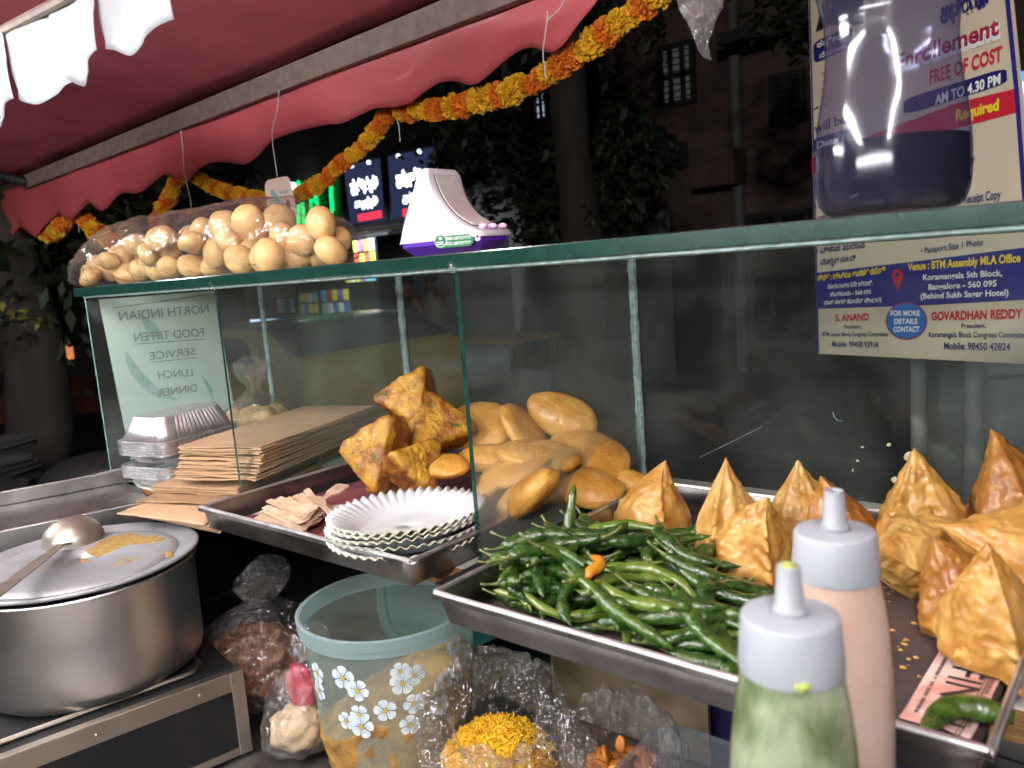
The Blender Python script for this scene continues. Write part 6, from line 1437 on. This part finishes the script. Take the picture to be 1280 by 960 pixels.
for a in range(3):
    for i in range(n-1): g.f.append((a*n+i, a*n+i+1, (a+1)*n+i+1, (a+1)*n+i)); g.m.append(1 if (max(g.v[a*n+i].z, g.v[a*n+i+1].z) > .99) else 0)
g.f.append(tuple(reversed(range(n)))); g.m.append(0); g.f.append(tuple(range(3*n,4*n))); g.m.append(0)
mk('body', g, [M['car_yellow'], M['car_dark']], car, sharp=30)
for (xa, xb) in ((1.15,2.0),(2.06,2.95)):
    g = G(); z0, z1 = .94, 1.10
    def cp2(x, z): return Vector((xc0+x*sc_x, YK-.004+.16*max(0,z-.92)/.4, z))
    tl = xa+.42 if xa < 1.5 else xa; tr_ = xb-.28 if xb > 2.5 else xb
    F = [cp2(xa,z0),cp2(xb,z0),cp2(tr_,z1),cp2(tl,z1)]; g.add(F+[p+Vector((0,.003,0)) for p in F], [(0,1,2,3),(7,6,5,4)]+[(i,i+4,(i+1)%4+4,(i+1)%4) for i in range(4)]); mk('side_window', g, M['car_dark'], car, smooth=False)
g = G(); g.box((xc0+2.03*sc_x-.006,YK-.006,.4),(xc0+2.03*sc_x+.006,YK-.0005,.93)); g.box((xc0+.7*sc_x,YK-.006,.66),(xc0+3.3*sc_x,YK-.0005,.675)); mk('door_seam', g, M['car_dark'], car, smooth=False)
g = G(); g.ball((xc0+1.25*sc_x,YK-.09,.98), (.09,.05,.07), 14, 10); mk('mirror', g, M['car_dark'], car)
for x in (.65,2.9):
    for y in (YK-.01, YK+1.30):
        w = mk('wheel', G().lathe([(.12,-.08),(.27,-.08),(.30,-.05),(.30,.05),(.27,.08),(.12,.08)], 32), M['tyre'], None); w.rotation_euler = (PI/2,0,0); w.parent = car; w.location = Vector((xc0+x*sc_x, y+.08, .302))-root_loc(car)
        h = mk('hub', G().lathe([(.001,.082),(.1,.078),(.14,.06)], 24), M['chrome'], None); h.parent = w
# two people by the shop
def person(px, py, Y, Hh, label, shirt, hair_r=1.0):
    c = on_y(px, py, Y); base = Vector((c.x, Y, 0)); sc_ = Hh/1.7
    P = {'pelvis':(0,0,.92),'waist':(0,0,1.08),'chest':(0,.01,1.28),'neck':(0,0,1.45),'head0':(0,-.01,1.54),'head1':(0,-.015,1.66),
         'shl':(-.17,0,1.39),'ell':(-.22,.02,1.12),'wrl':(-.16,-.16,.98),'hal':(-.12,-.22,1.0),'shr':(.17,0,1.39),'elr':(.23,.03,1.12),'wrr':(.24,-.06,.9),'har':(.24,-.1,.83),
         'hil':(-.09,0,.86),'knl':(-.10,-.02,.48),'anl':(-.10,.02,.08),'tol':(-.11,-.12,.03),'hir':(.09,0,.86),'knr':(.10,-.02,.48),'anr':(.10,.02,.08),'tor':(.11,-.12,.03)}
    Rr = {'pelvis':(.16,.11),'waist':(.14,.10),'chest':(.17,.11),'neck':(.055,.055),'head0':(.075,.085),'head1':(.078,.09),'shl':(.07,.07),'ell':(.045,.045),'wrl':(.032,.03),'hal':(.04,.025),'shr':(.07,.07),'elr':(.045,.045),'wrr':(.032,.03),'har':(.04,.025),'hil':(.1,.1),'knl':(.065,.065),'anl':(.045,.045),'tol':(.045,.03),'hir':(.1,.1),'knr':(.065,.065),'anr':(.045,.045),'tor':(.045,.03)}
    E_ = [('pelvis','waist'),('waist','chest'),('chest','neck'),('neck','head0'),('head0','head1'),('chest','shl'),('shl','ell'),('ell','wrl'),('wrl','hal'),('chest','shr'),('shr','elr'),('elr','wrr'),('wrr','har'),('pelvis','hil'),('hil','knl'),('knl','anl'),('anl','tol'),('pelvis','hir'),('hir','knr'),('knr','anr'),('anr','tor')]
    ks = list(P); me = bpy.data.meshes.new('person'); me.from_pydata([Vector(P[k])*sc_ for k in ks], [(ks.index(a),ks.index(b)) for a, b in E_], [])
    me.materials.append(M['skin']); me.skin_vertices.new(name='skin') if hasattr(me.skin_vertices,'new') and not me.skin_vertices else None
    o = bpy.data.objects.new('person', me); COL.objects.link(o); o.location = base
    sk = o.modifiers.new('skin','SKIN')
    if not me.skin_vertices:
        bpy.context.view_layer.objects.active = o
    for i, k in enumerate(ks):
        try: me.skin_vertices[0].data[i].radius = (Rr[k][0]*sc_, Rr[k][1]*sc_); me.skin_vertices[0].data[i].use_root = (k == 'pelvis')
        except Exception: pass
    s = o.modifiers.new('sub','SUBSURF'); s.levels = 2; s.render_levels = 2; sk.use_smooth_shade = True
    tag(o, label, 'person')
    g = G().ball(base+Vector((0,.02,1.665))*sc_, (.095*sc_*hair_r,.105*sc_*hair_r,.085*sc_), 16, 12); mk('hair', g, M['hair'], o)
    g = G().lathe([(.10,.80),(.175,.82),(.165,1.0),(.16,1.1),(.19,1.28),(.185,1.36),(.12,1.44),(.07,1.465)], 24, base, 0, lambda r, z, t: (r*(1.0-.3*abs(math.sin(t)))*1.06*sc_, z*sc_)); mk('shirt', g, M[shirt], o)
    g = G(); 
    for s_ in (-1,1): g.tube([base+Vector((s_*.085,0,.86))*sc_, base+Vector((s_*.1,-.02,.48))*sc_, base+Vector((s_*.1,.015,.07))*sc_], [.115*sc_,.085*sc_,.075*sc_], 14)
    mk('trousers', g, M['car_dark'], o)
    return o
person(508,352,6.4,1.38,'person with short dark hair in a dark shirt, seen through the glass', 'shirt_dark')
person(538,352,7.4,1.38,'person with longer dark hair in a pale top, seen through the glass', 'shirt_pale', 1.15)
tb = on_y(535,415,4.6); t = thing('street_table', 'small yellowish street table with dark goods behind the glass case', 'table', (tb.x,4.9,0))
g = G(); g.box((tb.x-.8,4.6,.86),(tb.x+.9,5.2,.9)); mk('tabletop', g, M['plywood'], t, smooth=False)
for sx_ in (-.75,.85):
    for y in (4.65,5.15): g = G(); g.box((tb.x+sx_-.02,y-.02,0),(tb.x+sx_+.02,y+.02,.859)); mk('leg', g, M['dull_steel'], t, smooth=False)
# trees
def tree(px, py, dist, r0, zt, lean, label, crown=None, seed=1, leafm='leaf_dark', nleaf=2600):
    c = away(px, py, dist); random.seed(seed); t = thing('tree', label, 'tree', (c.x,c.y,0)); g = G()
    pts = [Vector((c.x+lean*(k/8)**1.4+.06*math.sin(k*1.3+seed), c.y+.05*math.sin(k*2+seed), zt*k/8)) for k in range(9)]
    g.tube(pts, [r0*(1.35 if k == 0 else 1-.07*k)*(1+.1*math.sin(k*2.1+seed)) for k in range(9)], 14)
    for k in range(5):
        a = k*1.9+seed; p = pts[6]; g.tube([p, p+Vector((math.cos(a)*.5, math.sin(a)*.5, .6)), p+Vector((math.cos(a)*1.3, math.sin(a)*1.3, 1.2+.3*k))], [r0*.5,r0*.3,r0*.1], 8)
    mk('trunk', g, M['bark'], t, sharp=0)
    if crown:
        g = G()
        for (cx, cy, d_, R) in crown:
            q = away(cx, cy, d_); m_ = int(nleaf/len(crown))
            for i in range(m_):
                d = Vector((random.gauss(0,1),random.gauss(0,1),random.gauss(0,1))).normalized()*R*random.random()**.45; d *= 1+.5*fbm((q+d)*1.8)
                p = q+d; s = random.uniform(.035,.075); u = Vector((random.gauss(0,1),random.gauss(0,1),random.gauss(0,.6))).normalized(); w_ = u.orthogonal().normalized(); g.quad(p-u*s, p+w_*s*.4, p+u*s, p-w_*s*.4)
        mk('crown', g, M[leafm], t, smooth=False)
    return t
tree(40,520,4.2,.15,3.6,.25,'tree trunk at the left edge beside the parked motorbike, with dark hanging leaves', [(30,330,4.3,.55),(95,345,4.6,.4),(60,300,4.9,.55),(15,250,4.9,.6),(130,300,5.2,.45),(-30,380,4.2,.4)], 3)
tree(712,220,6.3,.19,6.0,.15,'dark tree with bare trunk across the street in front of the pinkish house', [(680,250,6.6,.5),(765,220,6.8,.5),(785,180,7.2,.35),(640,50,7.0,.6),(760,10,7.5,.6),(560,60,7.5,1.0),(740,290,6.5,.5),(600,200,7,.5)], 5, nleaf=4200)
tree(1075,20,5.6,.1,5.2,-.1,'thin tree behind the banner with a few leaves at its left edge', [(1000,15,5.6,.35),(990,-20,5.6,.4)], 8, nleaf=420)
tree(650,140,11.5,.2,7,.3,'large dark tree far behind the garland', [(620,50,11.5,1.0),(560,40,11.5,1.0),(650,90,11.5,.8),(270,225,11,.5),(240,250,11,.5)], 11, nleaf=4200)
# yellow leaf cluster low on the left tree
g = G(); random.seed(3); q0 = away(22,393,4.0)
for i in range(60):
    p = q0+Vector((random.gauss(0,.09),random.gauss(0,.05),random.gauss(0,.035))); s = random.uniform(.02,.035); u = Vector((random.gauss(0,1),random.gauss(0,1),random.gauss(0,.5))).normalized(); w_ = u.orthogonal().normalized(); g.quad(p-u*s, p+w_*s*.45, p+u*s, p-w_*s*.45)
lf = mk('leaf_cluster', g, M['leaf_yellow'], [o for o in bpy.data.objects if o.name == 'tree'][0], smooth=False)
# far left house with its lit doorway
hd_ = away(85,430,13); ang = math.radians(66); e_ = Vector((math.cos(ang), math.sin(ang), 0)); nrm_ = Vector((e_.y,-e_.x,0))
if nrm_.dot(Vector((hd_.x,hd_.y,0))) > 0: nrm_ = -nrm_
t = thing('building', 'dark far house with an orange lit doorway, beyond the trees on the left', 'house', (hd_.x,hd_.y,0))
o_ = Vector((hd_.x,hd_.y,0)); g = G(); g.obox(o_-e_*11.5, e_*14, -nrm_*3, Vector((0,0,6))); mk('wall', g, M['plaster_dark'], t, smooth=False)
def hq(x, y, l=.02): return on_plane(x, y, o_, nrm_)+nrm_*l
g = G(); g.quad(hq(80,412),hq(88,411),hq(93,448),hq(84,450)); mk('lit_door', g, M['door_glow'], t, smooth=False); g = G(); g.quad(hq(73,412),hq(79,411),hq(83,451),hq(77,452)); mk('door_leaf', g, M['plaster_red'], t, smooth=False)
g = G(); g.obox(o_-e_*4+nrm_*.02, e_*8, nrm_*1.5, Vector((0,0,.35))); mk('step', g, M['plaster_red'], t, smooth=False)
# motorbike
mb = away(95,590,3.3); mb.z = 0; t = thing('motorbike', 'black motorbike with a chrome mirror parked beyond the left end of the case', 'motorbike', mb); ax = Vector((.55,.83,0)).normalized(); sd = Vector((-ax.y,ax.x,0))
def mp(a, s, z): return mb+ax*a+sd*s+Vector((0,0,z))
for a in (-.62,.62):
    g = G(); ring = [mp(a+.28*math.cos(q),0,.302+.28*math.sin(q)) for q in np.linspace(0,2*PI,37)]; g.tube(ring, .045, 8, cap=False); w = mk('wheel', g, M['tyre'], t)
    g = G(); ring = [mp(a+.22*math.cos(q),0,.302+.22*math.sin(q)) for q in np.linspace(0,2*PI,31)]; g.tube(ring, .012, 6, cap=False)
    for q in np.linspace(0,2*PI,9)[:-1]: g.tube([mp(a,0,.302), mp(a+.21*math.cos(q),0,.302+.21*math.sin(q))], .006, 5)
    mk('rim', g, M['chrome'], w)
g = G().ball(mp(.1,0,.82), (.1,.1,.1), 16, 12); g.rot(Matrix.Identity(3)); g.v = [mp(.12,0,.80)+ax*((p-mp(.1,0,.82)).dot(ax)*2.5)+sd*((p-mp(.1,0,.82)).dot(sd)*1.3)+Vector((0,0,(p-mp(.1,0,.82)).z)) for p in g.v]; mk('tank', g, M['bike_black'], t)
g = G(); g.tube([mp(-.75,0,.86),mp(-.5,0,.82),mp(-.15,0,.78)], [.07,.1,.085], 10, flat=.6); mk('seat', g, M['tyre'], t)
g = G(); g.ball(mp(-.02,0,.45), (.17,.13,.16), 12, 8); mk('engine', g, M['dark_steel'], t)
g = G(); g.tube([mp(.62,.09,.3),mp(.45,.09,.9)], .022, 8); g.tube([mp(.62,-.09,.3),mp(.45,-.09,.9)], .022, 8); mk('fork', g, M['chrome'], t)
g = G(); g.tube([mp(.3,.38,1.0),mp(.4,.25,1.02),mp(.44,0,.96),mp(.4,-.25,1.02),mp(.3,-.38,1.0)], .014, 8); mk('handlebar', g, M['chrome'], t)
g = G(); g.ball(mp(.55,0,.86), .09, 14, 10); mk('headlight', g, M['chrome'], t)
for s_ in (-.28,.28): g = G(); g.tube([mp(.4,s_,1.02),mp(.38,s_*1.1,1.18)], .006, 6); g.ball(mp(.38,s_*1.12,1.22), (.05,.05,.035), 10, 8); mk('mirror', g, M['chrome'], t)
g = G(); g.tube([mp(-.62,.06,.3),mp(-.3,.07,.45),mp(0,.05,.38)], .02, 8); g.tube([mp(-.62,-.06,.3),mp(-.5,-.06,.72)], .018, 8); g.tube([mp(.4,0,.85),mp(-.05,0,.62),mp(-.6,0,.74)], .025, 8); mk('frame', g, M['dark_steel'], t)
# clutter under the left tree
pp_ = away(-75,520,3.3); random.seed(6); 
for i in range(7):
    g = G(); a = .5+random.uniform(-.25,.25); ex = Vector((math.cos(a),math.sin(a),0))*.36; ey = Vector((-math.sin(a),math.cos(a),0))*.28; g.obox((pp_.x-.3,pp_.y-.1,.78+i*.026), ex, ey, Vector((0,0,.024)))
    tag(mk('paper_bundle', g, M['paper_pile'], None, smooth=False, loc=(pp_.x,pp_.y,.78+i*.026)), 'flat bundle of old papers in the pile under the left tree', 'paper bundle', 'paper bundles under the left tree')
g = G(); g.box((pp_.x-.35,pp_.y-.25,.74),(pp_.x+.3,pp_.y+.3,.778)); t = thing('stand', 'low dark stand carrying the papers under the left tree', 'stand', (pp_.x,pp_.y,0)); mk('stand_top', g, M['dark_steel'], t, smooth=False)
for sx_ in (-.32,.26):
    for sy_ in (-.22,.27): g = G(); g.box((pp_.x+sx_-.02,pp_.y+sy_-.02,0),(pp_.x+sx_+.02,pp_.y+sy_+.02,.739)); mk('leg', g, M['dark_steel'], t, smooth=False)

# ================================================================== THE ASSUMED LAMPS OF THE STALL (unseen tubes under the awning, one of them an added fill)
emis('lamp_fill', '#fdfcfc', 60.0)  # for the added fill tube only, weaker than the stall lamps
def tubelamp(a, b, label, m='lamp_white', ch=.36):
    a = Vector(a); b = Vector(b); d = (b-a).normalized(); t = thing('assumed_tube_lamp', label, 'lamp', (a+b)/2); g = G(); g.tube([a,b], .014, 12); mk('lamp_tube', g, M[m], t)
    g = G(); s = d.cross(Vector((0,0,1))).normalized(); g.obox(a-s*.02+Vector((0,0,.02))-d*.03, d*((b-a).length+.06), s*.04, Vector((0,0,.03))); mk('lamp_body', g, M['lamp_body'], t, smooth=False)
    for q, k in ((a,-1),(b,1)): g = G(); g.tube([q+d*k*.001, q+d*k*.025], .017, 12); mk('lamp_cap', g, M['lamp_body'], t)
    g = G(); g.tube([(a+b)/2+Vector((0,0,.05)), (a+b)/2+Vector((0,0,ch))], .003, 6); mk('cord', g, M['ink'], t)
tubelamp(V(-.95,-.85,.43), V(-.95,.22,.41), 'assumed white tube lamp running front to back under the awning over the stove')  # out of view; place and number of these tubes are assumed
tubelamp(V(.12,-.85,.43), V(.12,.16,.41), 'assumed white tube lamp running front to back under the awning at the right end')
tubelamp(V(-2.05,-.45,.41), V(-2.05,.22,.40), 'assumed white tube lamp running front to back under the awning at its left end')  # assumed tube, added to soften shadows and light the valance and pot
tubelamp(V(-1.3,-.98,.20), V(.3,-.98,.20), 'added white fill tube hung low behind the seller to light the stall from the front', 'lamp_fill', .58)  # unseen tube added to soften and lift the dark under the counter
sl = thing('assumed_street_lamp', 'assumed street lamp on a tall pole behind the cart, added to light the banner', 'street lamp', (.9,-2.4,0))  # assumed lamp out of view, added to light the banner top and street
g = G(); g.tube([(.9,-2.4,0),(.9,-2.4,2),(.9,-2.4,3.5),(.8,-2.1,3.72),(.6,-1.7,3.76)], [.06,.05,.04,.035,.03], 12); mk('pole', g, M['pipe_grey'], sl)
g = G(); g.box((.48,-1.72,3.70),(.72,-1.2,3.78)); mk('lamp_head', g, M['lamp_body'], sl, smooth=False, bevel=.01)
ll = bpy.data.lights.new('assumed_street_light', 'AREA'); ll.shape = 'RECTANGLE'; ll.size = .2; ll.size_y = .4; ll.energy = 120; ll.color = (1,.95,.88); lo2 = bpy.data.objects.new('assumed_street_light', ll); COL.objects.link(lo2); lo2.location = (.6,-1.45,3.68); lo2.rotation_euler = (math.radians(48),0,math.radians(10))  # the light of the added street lamp
